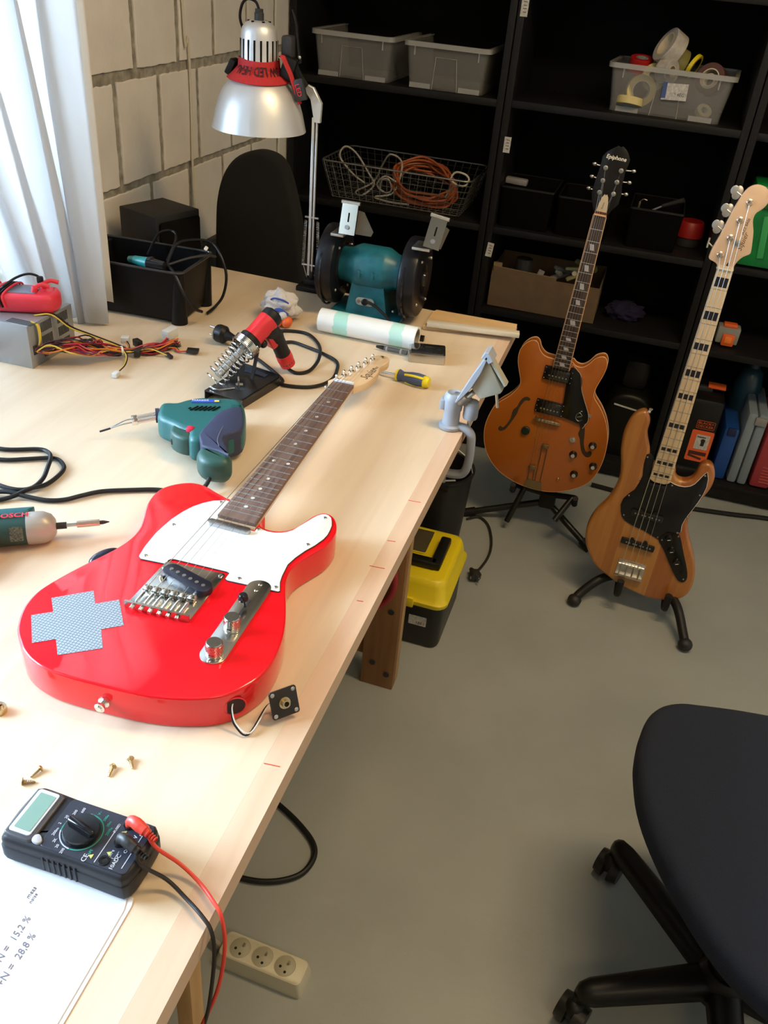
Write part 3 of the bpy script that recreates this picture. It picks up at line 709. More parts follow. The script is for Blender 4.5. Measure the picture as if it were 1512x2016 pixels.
for x, y in ((-0.0372, 0.2066), (-0.0704, 0.1293), (-0.0688, 0.0530), (0.0620, 0.0570), (0.1115, 0.0590), (0.1146, 0.1604), (0.1130, 0.2302), (0.0392, 0.1663)):
    m = MB().lathe([(0, .0028), (.002, .0026), (.0029, .0018)], (x, y, .0005), seg=12); m.box((x, y, .0032), (.0036, .0006, .0003)); m.build('pickguard_screw', steel, G)
# bridge
br = MB().slab([(-.0400, -.044), (.0430, -.0395), (.0430, .056), (.0405, .0585), (-.036, .0535), (-.0385, .051)], .0022, .0002, rt=.0005, n=2)
br.box((.0018, -.0415, .0055), (.083, .003, .0095), rot=(0, 0, .054))
brp = br.build('bridge_plate', mat('polished nickel', (.62, .59, .53), .22, 1.0), G)
for k in range(6):
    x = -.0285 + k * .0116
    m = MB().box((x, -.011 + .001 * k, .0070), (.0100, .010, .0042), bev=.001)
    for s in (-1, 1): m.cyl((x + s * .0032, -.009 + .001 * k, .003), (x + s * .0032, -.009 + .001 * k, .0105), .0013, seg=8)
    m.build('saddle', chrome, brp)
    m = MB().cyl((x, -.046 + .0008 * k, .0055), (x, -.016, .0068), .0013, seg=8); m.cyl((x, -.0495 + .0008 * k, .0050), (x, -.043, .0058), .0027, seg=12); m.tube([(x, -.037, .0062), (x, -.027, .0068), (x, -.018, .0070)], .0020, seg=8)
    m.build('saddle_screw', chrome, brp)
for x, y in ((-.034, .0395), (.0385, .0530), (-.026, .0185), (.0285, .0035)):
    MB().lathe([(0, .0068 if y < .02 else .0035), (.0026, .006 if y < .02 else .0032), (.0032, .002)], (x, y, 0), seg=12).build('plate_screw', chrome, brp)
# slanted bridge pickup
rotp = -.275
pk = MB().slab([(a * math.cos(rotp) - b_ * math.sin(rotp) + .0075, a * math.sin(rotp) + b_ * math.cos(rotp) + .0235) for a, b_ in rrect(.075, .0235, .0115, 6)], .0115, .0020, rt=.0015, n=2).build('bridge_pickup', mat('pickup black', (.012, .012, .022), .35), G)
for k in range(6):
    a = -.0265 + k * .0106
    MB().cyl((a * math.cos(rotp) + .0075, a * math.sin(rotp) + .0235, .009), (a * math.cos(rotp) + .0075, a * math.sin(rotp) + .0235, .0120), .0025, seg=14).build('pole_piece', chromed, pk)
MB().slab(rrect(.064, .0115, .0055, 6, .0015, .1525), .0078, .0002, rt=.0012, n=2).build('neck_pickup', mat('satin pickup cover', (.45, .45, .46), .3, 1.0), G)
# control plate with knobs and switch
a0, b0 = (.0950, -.0790), (.0925, .0490)
dv = Vector((b0[0] - a0[0], b0[1] - a0[1])); L_ = dv.length; an = math.atan2(dv.y, dv.x)
ctl = [((a0[0] + b0[0]) / 2 + p[0] * math.cos(an) - p[1] * math.sin(an), (a0[1] + b0[1]) / 2 + p[0] * math.sin(an) + p[1] * math.cos(an)) for p in rrect(L_ + .032, .0315, .0155, 8)]
MB().slab(ctl, .0022, .0002, rt=.0006, n=2).build('control_plate', mat('polished nickel dark', (.60, .58, .54), .22, 1.0), G)
kn = MB(); kb = mat('knurled chrome', (.66, .65, .62), .2, 1.0)
for kx, ky in ((.0958, -.0330), (.0965, -.0800)):
    q = MB().lathe([(.0, .0215), (.0085, .0215), (.0092, .0205)], (kx, ky, 0), seg=28)
    q.lathe([(.0095, .0203), (.0097, .018), (.0097, .004), (.0092, .0025)], (kx, ky, 0), seg=28)
    for i in range(28):
        for j in range(7):
            an_ = 2 * PI * (i + .5 * (j % 2)) / 28; q.box((kx + .0097 * math.cos(an_), ky + .0097 * math.sin(an_), .005 + j * .0022), (.0011, .0013, .0014), rot=(0, 0, an_))
    ko = q.build('volume_knob', kb, G)
    MB().box((kx + .0003, ky - .0098, .0085), (.006, .0006, .0007)).build('indicator', edge_m, ko)
sw = MB().cyl((.0925, .0085, .002), (.0905, .0090, .0130), .0015, seg=10)
sw.lathe([(0, .0), (.0055, .0), (.0063, .002), (.0060, .0075), (.0045, .0095), (0, .010)], (.0905, .0090, .0115), (-.1, .05, 1), seg=20)
sw.build('selector_switch', blkg, G)
MB().box((.0925, .0085, .0025), (.003, .030, .0006)).build('switch_slot', edge_m, G)
for x, y in ((.0920, .0560), (.0920, .0435), (.0955, -.0915), (.0935, -.016)):
    MB().lathe([(0, .0036), (.002, .0034), (.0028, .0024)], (x, y, 0), seg=12).build('plate_screw', chrome, G)
# cross of reflective tape
st_m = bpy.data.materials.new('reflective honeycomb tape'); st_m.use_nodes = True; nt = st_m.node_tree; b = nt.nodes['Principled BSDF']
tc = nt.nodes.new('ShaderNodeTexCoord'); vo = nt.nodes.new('ShaderNodeTexVoronoi'); vo.feature = 'DISTANCE_TO_EDGE'; vo.inputs['Scale'].default_value = 260; vo.inputs['Randomness'].default_value = .25
rp = nt.nodes.new('ShaderNodeValToRGB'); rp.color_ramp.elements[0].position = .08; rp.color_ramp.elements[0].color = (.16, .19, .23, 1); rp.color_ramp.elements[1].position = .16; rp.color_ramp.elements[1].color = (.40, .46, .50, 1)
nt.links.new(tc.outputs['Object'], vo.inputs['Vector']); nt.links.new(vo.outputs[0], rp.inputs[0]); nt.links.new(rp.outputs[0], b.inputs['Base Color']); b.inputs['Roughness'].default_value = .3; b.inputs['Metallic'].default_value = .25
MB().slab([(-0.1273, -0.064), (-0.0898, -0.0328), (-0.0745, -0.0532), (-0.0529, -0.0356), (-0.0231, -0.0741), (-0.043, -0.0898), (-0.0239, -0.1165), (-0.0629, -0.1447), (-0.0798, -0.1233), (-0.1, -0.1387), (-0.1297, -0.0992), (-0.1105, -0.0844)], .0006, .0001).build('cross_sticker', st_m, G, smooth=0, label='grey reflective cross sticker with honeycomb pattern')
# strap button, jack hole with loose jack plate on its wires
MB().lathe([(0, .014), (.0035, .0138), (.0045, .012), (.0062, .0115), (.0062, .009), (.0040, .0075), (.0035, .004), (.0068, .003), (.0070, 0), (0, 0)], (.0075, -.1655, -.024), (0.02, -1, 0), seg=20).build('strap_button', chrome, G)
jd = Vector((.62, -.785, 0)).normalized(); jc = Vector((.1415, -.1225, -.021))
MB().cyl(jc - jd * .004, jc + jd * .0012, .0115, seg=28).build('jack_hole', mat('dark hole', (.035, .003, .004), .7), G)
m = MB().lathe([(.0112, 0), (.0122, .0012), (.0132, 0)], jc + jd * .0006, jd, seg=28); m.build('jack_hole_rim', redp, G)
jp = Vector((.1890, -.0960, -.0230))
um = Vector((.66, .75, 0)).normalized(); nm = Vector((.66, -.62, .42)); nm = (nm - um * nm.dot(um)).normalized(); vm = nm.cross(um)
M4 = Matrix((( um.x, vm.x, nm.x, jp.x), (um.y, vm.y, nm.y, jp.y), (um.z, vm.z, nm.z, jp.z), (0, 0, 0, 1)))
jpl = MB().slab(rrect(.033, .033, .003, 4), .001, -.001, rt=.0005, n=2, m=M4).build('jack_plate', mat('black jack plate', (.018, .014, .012), .45), G)
m = MB()
for sx_ in (-1, 1):
    for sy_ in (-1, 1): m.lathe([(0, .0013), (.002, .0013), (.0025, .001)], M4 @ Vector((sx_ * .0125, sy_ * .0125, 0)), nm, seg=12)
m.build('plate_holes', steel, jpl)
MB().lathe([(.003, .007), (.0045, .007), (.0045, .002), (.0068, .002), (.0068, .001), (.003, .001)], M4 @ Vector((0, 0, 0)), nm, seg=18, closed=True).build('jack_socket', brass, jpl)
MB().cyl(M4 @ Vector((0, 0, -.014)), M4 @ Vector((0, 0, -.001)), .0045, seg=14).build('jack_barrel', steel, jpl)
pb = M4 @ Vector((-.004, -.004, -.010))
MB().tube([jc + jd * .001 + Vector((-.004, 0, .004)), jc + jd * .008 + Vector((-.006, 0, -.004)), jc + jd * .016 + Vector((-.004, 0, -.016)), jc + jd * .024 + Vector((.008, .004, -.0212)), pb + Vector((-.012, -.004, -.004)), pb], .0011, seg=7).build('jack_wire', blk, G)
MB().tube([jc + jd * .001 + Vector((-.002, 0, .006)), jc + jd * .008 + Vector((-.005, 0, -.001)), jc + jd * .016 + Vector((-.002, 0, -.013)), jc + jd * .024 + Vector((.010, .006, -.0195)), pb + Vector((-.010, -.004, -.002)), pb], .0008, seg=7).build('jack_wire', white, G)
# neck
fb, XN = neck(G, .6430, -.0268, .0132, .1640, -.0209, .0360, .0120, 22, .643, 0.0, rosew, maple, steel, depth=.018, nut_m=white)
for n in (3, 5, 7, 9, 12, 15, 17, 19, 21):
    y = mid(0, .643, n)
    for u in ((.5,) if n != 12 else (.27, .73)):
        MB().cyl((XN(y, u), y, .0115), (XN(y, u), y, .0124), .0030, seg=14).build('dot_inlay', mat('pearl', (.55, .52, .46), .4), fb)
head = [(-0.0366, 0.6427), (-0.0268, 0.6430), (0.0132, 0.6430), (0.0200, 0.6521), (0.027, 0.6684), (0.0315, 0.685), (0.033, 0.6984), (0.0345, 0.7149), (.0330, .732), (0.0293, 0.7475), (.0305, .756), (0.0338, 0.7657), (.0366, .777), (0.0366, 0.7887), (.0350, .796), (0.0304, 0.8031), (.024, .807), (0.0160, 0.8076), (0.0073, 0.8033), (0.0007, 0.7914), (-.002, .779), (-0.0056, 0.7662), (-0.0188, 0.7144), (-0.0295, 0.6709), (-0.0389, 0.6488)]
hd = MB().slab(head, .0075, -.0065, rt=.001, rb=.001, n=2).build('headstock', maple, G, smooth=30)
sq = text('lettering', 'Squier', .024, mat('lettering brown', (.09, .06, .035), .6), hd, (.0195, .712, .0077), (0, 0, PI / 2 - .10), shear=.35, sx=.85)
text('lettering', 'TELE', .007, MATS['lettering brown'], hd, (.0245, .742, .0077), (0, 0, PI / 2 - .10), shear=.2)
MB().lathe([(0, .003), (.003, .003), (.0036, .001), (.0036, 0)], (.0205, .795, .0075), seg=14).build('string_tree', brass, hd)
for x, y in ((-0.0262, 0.6590), (-0.0199, 0.6826), (-0.0137, 0.7067), (-0.0078, 0.7305), (-0.0012, 0.7551), (0.0052, 0.7785)):
    q = MB().lathe([(0, .0185), (.0020, .0183), (.0032, .0160), (.0026, .0135), (.0028, .0105), (.0052, .0095), (.0056, .0078), (.0056, .0074)], (x, y, 0), seg=16)
    tn = q.build('tuner', chrome, G)
    q = MB().cyl((x - .006, y, -.012), (x - .016, y + .003, -.012), .0018, seg=8); q.sph((x - .019, y + .004, -.012), .0055, (1.1, .9, .45), u=12, v=8)
    q.box((x, y, -.0115), (.012, .012, .009), bev=.001); q.build('tuner_key', chrome, tn)
tp = [(-0.0262, 0.6590), (-0.0199, 0.6826), (-0.0137, 0.7067), (-0.0078, 0.7305), (-0.0012, 0.7551), (0.0052, 0.7785)]
for k in range(6):
    xs = -.0285 + k * .0116; u = .09 + .82 * k / 5
    r = (.00058, .00048, .0004, .00026, .0002, .00018)[k]
    MB().tube([(xs, -.010, .0100), (XN(.643, u), .645, .0160), (tp[k][0] + .003, tp[k][1], .0120)], r, seg=6, smooth=False).build('string', wires_m, G)

# ---- frames for the two guitars on stands
def frame(S, u, v, n):
    return Matrix(((u[0], v[0], n[0], S[0]), (u[1], v[1], n[1], S[1]), (u[2], v[2], n[2], S[2]), (0, 0, 0, 1)))
# ---- bass guitar
bassM = frame((.2064, 2.1978, .1630), (.9997, -.0036, -.0255), (.0258, .1386, .9900), (0, -.9903, .1387))
Bs = thing('bass_guitar', 'natural wood bass guitar with black pickguard and pale maple neck on a stand', 'guitar', mw=bassM)
bw = bpy.data.materials.new('three piece ash'); bw.use_nodes = True; nt = bw.node_tree; b = nt.nodes['Principled BSDF']
tc = nt.nodes.new('ShaderNodeTexCoord'); sp = nt.nodes.new('ShaderNodeSeparateXYZ'); nt.links.new(tc.outputs['Object'], sp.inputs[0])
rp = nt.nodes.new('ShaderNodeValToRGB'); rp.color_ramp.interpolation = 'CONSTANT'
mr = nt.nodes.new('ShaderNodeMapRange'); mr.inputs['From Min'].default_value = -.2; mr.inputs['From Max'].default_value = .2; nt.links.new(sp.outputs[0], mr.inputs[0]); nt.links.new(mr.outputs[0], rp.inputs[0])
cr = rp.color_ramp; cr.elements[0].position = 0; cr.elements[0].color = (.42, .175, .035, 1)
for p_, c_ in ((.29, (.36, .135, .026, 1)), (.365, (.45, .20, .045, 1)), (.60, (.47, .215, .052, 1)), (.655, (.36, .120, .024, 1)), (.80, (.40, .15, .032, 1))):
    e = cr.elements.new(p_); e.color = c_
cr.elements[-1].position = .85; cr.elements[-1].color = (.41, .16, .034, 1)
nn = nt.nodes.new('ShaderNodeTexNoise'); nn.inputs['Scale'].default_value = 1; nn.inputs['Detail'].default_value = 6; mp = nt.nodes.new('ShaderNodeMapping'); mp.inputs['Scale'].default_value = (90, 6, 30)
nt.links.new(tc.outputs['Object'], mp.inputs[0]); nt.links.new(mp.outputs[0], nn.inputs[0])
mx = nt.nodes.new('ShaderNodeMix'); mx.data_type = 'RGBA'; mx.blend_type = 'MULTIPLY'; mx.inputs[0].default_value = .5
rp2 = nt.nodes.new('ShaderNodeValToRGB'); rp2.color_ramp.elements[0].position = .3; rp2.color_ramp.elements[0].color = (.7, .6, .5, 1); rp2.color_ramp.elements[1].position = .6; rp2.color_ramp.elements[1].color = (1, 1, 1, 1)
nt.links.new(nn.outputs[0], rp2.inputs[0]); nt.links.new(rp.outputs[0], mx.inputs[6]); nt.links.new(rp2.outputs[0], mx.inputs[7]); nt.links.new(mx.outputs[2], b.inputs['Base Color'])
b.inputs['Roughness'].default_value = .38; b.inputs['Coat Weight'].default_value = .8; b.inputs['Coat Roughness'].default_value = .12
bb = [(-0.0833, 0.4622), (-0.1023, 0.4561), (-0.1186, 0.4326), (-0.1263, 0.3883), (-0.1218, 0.3391), (-0.109, 0.2913), (-0.1036, 0.2407), (-0.116, 0.1842), (-0.1434, 0.13), (-0.1532, 0.0799), (-0.1459, 0.034), (-0.1226, -0.0078), (-0.093, -0.0399), (-0.0522, -0.0603), (-0.0123, -0.0769), (0.0406, -0.0894), (0.0911, -0.094), (0.1306, -0.0854), (0.1663, -0.0655), (0.1815, -0.0359), (0.1807, 0.0127), (0.1653, 0.0639), (0.1358, 0.1179), (0.1171, 0.1588), (0.1127, 0.1957), (0.1235, 0.2363), (0.141, 0.2856), (0.1425, 0.3224), (0.1304, 0.3515), (0.1122, 0.3588), (0.0969, 0.3462), (0.0900, 0.3107), (0.0741, 0.2949), (0.0529, 0.2931), (0.0400, 0.3048), (.031, .322), (-.030, .322), (-0.046, 0.3588), (-0.0651, 0.4038), (-0.067, 0.4384)]
MB().slab(smooth2(bb, 4), 0, -.042, rt=.010, rb=.010, n=5).build('body', bw, Bs, smooth=60)
bg_ = [(-0.0503, 0.3437), (-.0507, .33), (-0.0503, 0.3154), (-.048, .30), (-0.0439, 0.2804), (-.047, .26), (-0.0543, 0.2329), (-.066, .218), (-0.0768, 0.199), (-.079, .18), (-0.0736, 0.159), (-.066, .143), (-0.0535, 0.1329), (-.036, .126), (-0.0169, 0.1211), (.002, .118), (0.0196, 0.1122), (0.0508, 0.1009), (0.0623, 0.1287), (0.1024, 0.1405), (0.0992, 0.1626), (.103, .187), (0.1112, 0.2116), (.12, .24), (0.1268, 0.2682), (.129, .29), (0.1264, 0.315), (0.1183, 0.3345), (.111, .322), (0.1035, 0.3048), (.097, .292), (0.0877, 0.2827), (.075, .277), (0.0596, 0.2754), (.046, .277), (.0335, .281), (.032, .277), (-.0225, .277), (-.024, .290), (-.028, .3395), (-.040, .350)]
MB().slab(bg_, .0025, .0002, rt=.0006, n=2).build('pickguard', mat('pickguard black', (.006, .006, .008), .25), Bs, smooth=30)
MB().tube([(x, y, .0012) for x, y in bg_[19:36]], .0010, seg=6, smooth=False).build('pickguard_edge', white, Bs)
for x, y in ((-.046, .337), (-.064, .212), (-.062, .150), (.0465, .108), (.094, .136), (.106, .190), (.119, .263), (.116, .322), (.040, .272), (-.048, .268)):
    MB().lathe([(0, .0042), (.002, .0040), (.0030, .0025)], (x, y, 0), seg=12).build('pickguard_screw', chrome, Bs)
MB().slab(smooth2([(0.0506, 0.1021), (0.0635, 0.1266), (.080, .133), (0.0960, 0.1350), (0.1077, 0.1222), (0.1277, 0.0815), (0.1521, 0.0327), (0.1605, 0.0031), (0.1522, -0.0112), (0.1343, -0.0055), (0.1008, 0.0354), (0.0733, 0.0745)], 3), .0032, .0004, rt=.0006, n=2).build('control_plate', mat('smoked chrome', (.05, .047, .043), .2, 1.0), Bs)
for x, y in ((.0761, .1141), (.0934, .0793), (.1179, .0470)):
    k_ = MB().lathe([(0, .017), (.0085, .017), (.0098, .015), (.0105, .006), (.0115, .003)], (x, y, 0), seg=22).build('control_knob', blkg, Bs)
    MB().box((x + .001, y, .0172), (.009, .0014, .0006), rot=(0, 0, .4)).build('indicator', white, k_)
for x, y in ((.060, .1040), (.100, .1265), (.1515, -.0010)): MB().lathe([(0, .0048), (.002, .0046), (.0030, .003)], (x, y, 0), seg=12).build('plate_screw', chrome, Bs)
MB().cyl((.139, .0175, .002), (.139, .0175, .0036), .0055, seg=18).build('jack_socket', blk, Bs)
for cy, w_, rt_ in ((.0715, .097, -.06), (.166, .091, -.03)):
    pk = MB().slab([(a * math.cos(rt_) - b_ * math.sin(rt_) - .001, a * math.sin(rt_) + b_ * math.cos(rt_) + cy) for a, b_ in rrect(w_, .0175, .003, 3)], .011, .001, rt=.001, n=2)
    for s in (-1, 1): pk.slab(disc(s * .019, cy + .0105 * 1, .006, 12), .009, .001)
    pk = pk.build('pickup', mat('pickup shell', (.010, .010, .011), .3), Bs)
    for k in range(8):
        a = -.0335 + (k // 2) * .0200 + (k % 2) * .0085
        MB().cyl((a, cy - a * .04, .010), (a, cy - a * .04, .0118), .0024, seg=10).build('pole_piece', steel, pk)
bp_ = MB().box((.0005, -.0140, .002), (.079, .051, .003), bev=.0008).box((.0005, -.0385, .0075), (.079, .003, .014)).build('bridge', chromed, Bs)
for k in range(4):
    x = -.0285 + k * .019
    MB().cyl((x - .0082, 0, .0085), (x + .0082, 0, .0085), .0042, seg=14).build('saddle', chrome, bp_)
    m = MB().cyl((x, -.037, .008), (x, -.004, .008), .0017, seg=8); m.cyl((x, -.041, .008), (x, -.0375, .008), .0035, seg=10); m.build('saddle_screw', brass, bp_)
maple2 = wood('maple bass neck', (.62, .45, .26), (.72, .56, .35), (60, 3, 10), .38, .2)
fbb, XB = neck(Bs, .8640, -.0195, .0192, .2830, -.0245, .0320, .0105, 21, .864, 0.0, maple2, maple2, mat('fret dull', (.30, .28, .24), .4, 1.0), depth=.021, nut_m=cream, endcap=.010)
for n in (3, 5, 7, 9, 12, 15, 17, 19, 21):
    y = mid(0, .864, n); hh = .0215 if n < 4 else .018 if n < 8 else .0145 if n < 10 else .012 if n < 13 else .009 if n < 18 else .007
    if n == 3: y += 0
    for k in range(3):
        u = .22 + k * .28
        MB().box((XB(y, u), y, .0104), ((.0110 if n < 12 else .0128), hh, .0012)).build('block_inlay', mat('inlay black', (.012, .012, .022), .35), fbb)
y1 = mid(0, .864, 1)
for k in range(3): MB().box((XB(y1 - .006, .22 + k * .28), y1 - .006, .0104), (.0100, .024, .0012)).build('block_inlay', MATS['inlay black'], fbb)
hb = [(-0.0195, 0.8616), (-0.020, 0.869), (-0.0267, 0.8765), (-0.0414, 0.8812), (-.0455, .8845), (-0.0466, 0.8918), (-0.0445, 0.9103), (-0.036, 0.9442), (-0.0253, 1.0001), (-0.0171, 1.0326), (-0.0091, 1.0539), (0.0003, 1.0644), (0.013, 1.0702), (0.0279, 1.0691), (0.0393, 1.063), (0.0489, 1.0495), (0.0490, 1.0332), (0.0410, 1.0180), (.0310, 1.0080), (0.0278, 0.9990), (0.0288, 0.9857), (0.0371, 0.9651), (0.043, 0.9382), (0.0465, 0.9174), (.0440, .9100), (0.0321, 0.902), (0.0225, 0.8886), (0.0185, 0.8742), (0.0192, 0.8616)]
hbb = MB().slab(smooth2(hb, 2), .004, -.011, rt=.0015, rb=.001, n=2).build('headstock', mat('headstock satin maple', (.66, .44, .27), .35, noise=.06, nscale=6, coat=.2), Bs, smooth=40)
text('lettering', 'JAZZ BASS', .0085, dgrey, hbb, (.0165, .972, .0042), (0, 0, PI / 2 - .12), shear=.1)
text('lettering', 'Squier', .017, MATS['lettering brown'], hbb, (.0205, .936, .0042), (0, 0, PI / 2 - .12), shear=.35)
MB().slab([(-.002, .868), (.006, .868), (.0045, .876), (.002, .884), (-.001, .876)], .0044, .003).build('truss_rod_slot', edge_m, hbb)
MB().lathe([(0, .006), (.003, .006), (.0075, .005), (.008, .0025), (.006, 0)], (.0085, .9330, .004), seg=18).build('string_tree', steel, hbb)
for k, (x, y) in enumerate(((-0.0219, 0.8974), (-0.0108, 0.9403), (-0.0014, 0.9844), (0.0078, 1.0275))):
    tn = MB().lathe([(0, .0165), (.003, .016), (.0062, .012), (.0066, .009), (.0060, .007), (.0080, .006), (.0082, .004)], (x, y, 0), seg=20).build('tuner', chrome, Bs)
    px, py = [(-.0570, .9190), (-0.0462, 0.9604), (-0.0366, 1.0016), (-0.0270, 1.0451)][k]
    an = math.atan2(py - y, px - x)
    m = MB().cyl((x, y, -.015), (px, py, -.015), .0022, seg=8); m.cyl((x, y, -.022), (x, y, -.010), .009, seg=14)
    clov = []
    for i in range(36):
        a = 2 * PI * i / 36; r = .0112 + .0044 * abs(math.cos(1.5 * a)) ** .7; clov.append((px + r * math.cos(a + an) * 1.0, py + r * math.sin(a + an) * 1.15))
    if k > 0: m.slab(clov, -.0136, -.0166, rt=.001, rb=.001, n=2)
    else: m.slab([(px - .002, py - .012), (px + .002, py - .012), (px + .002, py + .012), (px - .002, py + .012)], -.006, -.024)
    m.build('tuner_paddle', mat('satin nickel', (.80, .80, .80), .28, 1.0), tn)
for k in range(4):
    xs = -.0285 + k * .019; tx, ty = ((-0.0219, 0.8974), (-0.0108, 0.9403), (-0.0014, 0.9844), (0.0078, 1.0275))[k]
    MB().tube([(xs, -.03, .009), (xs, 0, .0137), (XB(.864, .1 + .8 * k / 3), .866, .0140), (tx, ty - .004, .0120)], (.00105, .0009, .0007, .0005)[k], seg=6, smooth=False).build('string', wires_m, Bs)
MB().lathe([(0, .014), (.004, .0135), (.0062, .0115), (.0055, .009), (.0035, .006), (.0055, 0)], (-.0760, .4570, -.020), (.25, 1, 0), seg=16).build('strap_button', chrome, Bs)
MB().lathe([(0, .012), (.006, .0115), (.0055, .009), (.0035, .006), (.0055, 0)], (-.002, -.0770, -.020), (-.3, -1, 0), seg=16).build('strap_button', chrome, Bs)

# ---- semi hollow guitar
epiM = frame((-.1357, 2.4918, .4237), (.9992, -.0027, -.0391), (.0392, .0683, .9969), (0, -.9977, .0683))
Ep = thing('semi_hollow_guitar', 'orange-brown semi-hollow guitar with f-holes and black pickguard on a tripod stand', 'guitar', mw=epiM)
eb = [(-0.0986, 0.2412), (-0.1172, 0.2306), (-0.1327, 0.2051), (-0.1329, 0.1704), (-0.1213, 0.135), (-0.1104, 0.1054), (-0.1121, 0.0854), (-0.1325, 0.0506), (-0.1683, 0.0112), (-0.1845, -0.0338), (-0.1886, -0.0833), (-0.1765, -0.1362), (-0.1512, -0.1792), (-0.1147, -0.2122), (-0.0709, -0.2323), (-0.0224, -0.2437), (0.0365, -0.2446), (0.0917, -0.2317), (0.1368, -0.2073), (0.1729, -0.175), (0.1924, -0.1302), (0.1987, -0.0726), (0.193, -0.0129), (0.1756, 0.0359), (0.15, 0.0751), (0.1235, 0.1034), (0.1157, 0.1187), (0.1168, 0.1438), (0.1267, 0.1842), (0.1299, 0.2162), (0.1217, 0.2357), (0.1092, 0.2388), (0.0915, 0.2284), (0.0767, 0.2062), (0.0596, 0.1926), (0.0407, 0.1936), (0.0286, 0.2022), (.022, .200), (-.022, .198), (-0.0286, 0.199), (-0.0563, 0.2017), (-0.0747, 0.2159), (-0.0852, 0.2351)]
ebm = bpy.data.materials.new('tobacco orange lacquer'); ebm.use_nodes = True; nt = ebm.node_tree; b = nt.nodes['Principled BSDF']
b.inputs['Base Color'].default_value = (.46, .125, .010, 1); b.inputs['Roughness'].default_value = .35; b.inputs['Coat Weight'].default_value = .7; b.inputs['Coat Roughness'].default_value = .12
es = smooth2(eb, 4)
MB().slab(es, 0, -.042, rt=.002, rb=.002, n=2).build('body', ebm, Ep, smooth=50)
MB().tube([(x, y, -.0016) for x, y in es], .0014, seg=6, closed=True, smooth=False).build('binding', mat('aged binding', (.80, .46, .22), .4), Ep)
MB().tube([(x, y, -.0410) for x, y in es], .0014, seg=6, closed=True, smooth=False).build('binding', MATS['aged binding'], Ep)
hole = mat('f hole dark', (.045, .028, .012), .8)
fl = [(-0.0716, 0.0593), (-0.0804, 0.0607), (-0.0900, 0.0553), (-0.0978, 0.0418), (-0.1034, 0.0214), (-0.1130, 0.0062), (-0.115, -0.0216), (-0.1228, -0.0452), (-0.1322, -0.0592), (-.1400, -.0560), (-0.1454, -0.0618), (-.1450, -.0700), (-0.1365, -0.0735), (-0.1237, -0.064), (-0.1147, -0.046), (-0.1063, -0.0253), (-0.0983, -0.0015), (-0.0958, 0.0171), (-0.0869, 0.0404), (-0.0792, 0.0490), (-0.0726, 0.0490), (-.068, .054)]
fr_ = [(0.099, 0.0147), (0.1118, 0.016), (0.1187, -0.0005), (0.1225, -0.0202), (0.1276, -0.0471), (0.1374, -0.0671), (0.1455, -0.0716), (.1500, -.0660), (0.1578, -0.0680), (0.1592, -0.0790), (.1540, -.0860), (0.1439, -0.0882), (0.1288, -0.0769), (0.1162, -0.0495), (.1110, -.0330), (0.1023, -0.0182), (.1035, -.002)]
for f_ in (fl, fr_): MB().slab(smooth2(f_, 3), .0004, -.004).build('f_hole', hole, Ep)
MB().slab(smooth2([(0.0300, 0.1880), (0.0400, .187), (0.0532, 0.1807), (0.064, 0.1686), (.0710, .154), (0.0757, 0.1294), (0.0844, 0.1115), (0.0944, 0.0937), (0.1145, 0.0579), (0.1200, 0.0349), (0.1159, 0.0230), (0.1008, 0.0165), (0.0830, 0.0199), (0.0689, 0.0229), (0.0461, 0.0258), (.0395, .0300), (0.0346, 0.0604), (0.0310, 0.1000), (0.0279, 0.1316), (.0275, .160)], 2), .009, .0065, rt=.0006, n=2).build('pickguard', mat('pickguard gloss black', (.005, .005, .006), .22), Ep)
MB().tube([(x, y, .0082) for x, y in smooth2([(0.0300, 0.1880), (0.0532, 0.1807), (0.064, 0.1686), (0.0757, 0.1294), (0.0944, 0.0937), (0.1145, 0.0579), (0.1200, 0.0349), (0.1159, 0.0230), (0.1008, 0.0165)], 3)[:-3]], .0009, seg=6, smooth=False).build('pickguard_edge', cream, Ep)
MB().tube([(.0995, .046, .0095), (.090, .054, .0095), (.082, .046, .0095), (.082, .034, .0095), (.092, .027, .0095), (.102, .033, .0095)], .0011, seg=6).tube([(.084, .038, .0095), (.098, .044, .0095)], .0010, seg=6).tube([(.090, .054, .0095), (.092, .060, .0095), (.096, .060, .0095)], .0009, seg=6).build('emblem', chromed, Ep)
MB().box((.118, .052, .007), (.016, .010, .003), rot=(0, 0, -.2)).build('pickguard_bracket', steel, Ep)
for cy in (.155, .045):
    pk = MB().box((-.003, cy, .004), (.089, .044, .008), bev=.002).build('pickup_ring', blkg, Ep)
    MB().box((-.003, cy, .008), (.070, .034, .012), bev=.002).build('pickup_cover', mat('dark chrome cover', (.10, .10, .095), .22, 1.0), pk)
    for k in range(6): MB().cyl((-.029 + k * .0104, cy - .004, .012), (-.029 + k * .0104, cy - .004, .0150), .0023, seg=10).build('pole_screw', chrome, pk)
    for sx_ in (-1, 1):
        for sy_ in (-1, 0, 1): MB().sph((-.003 + sx_ * .0405, cy + sy_ * .017, .0085), .0019, u=8, v=6).build('ring_screw', chrome, pk)
bre = MB().box((0, .0015, .0105), (.080, .011, .006), bev=.0015, rot=(0, 0, .0)).cyl((-.037, .0015, 0), (-.037, .0015, .012), .005, seg=14).cyl((.037, .0015, 0), (.037, .0015, .012), .005, seg=14).build('bridge', brass, Ep)
for k in range(6): MB().box((-.027 + k * .0108, .0015, .0145), (.008, .007, .004), bev=.0008).build('saddle', chromed, bre)
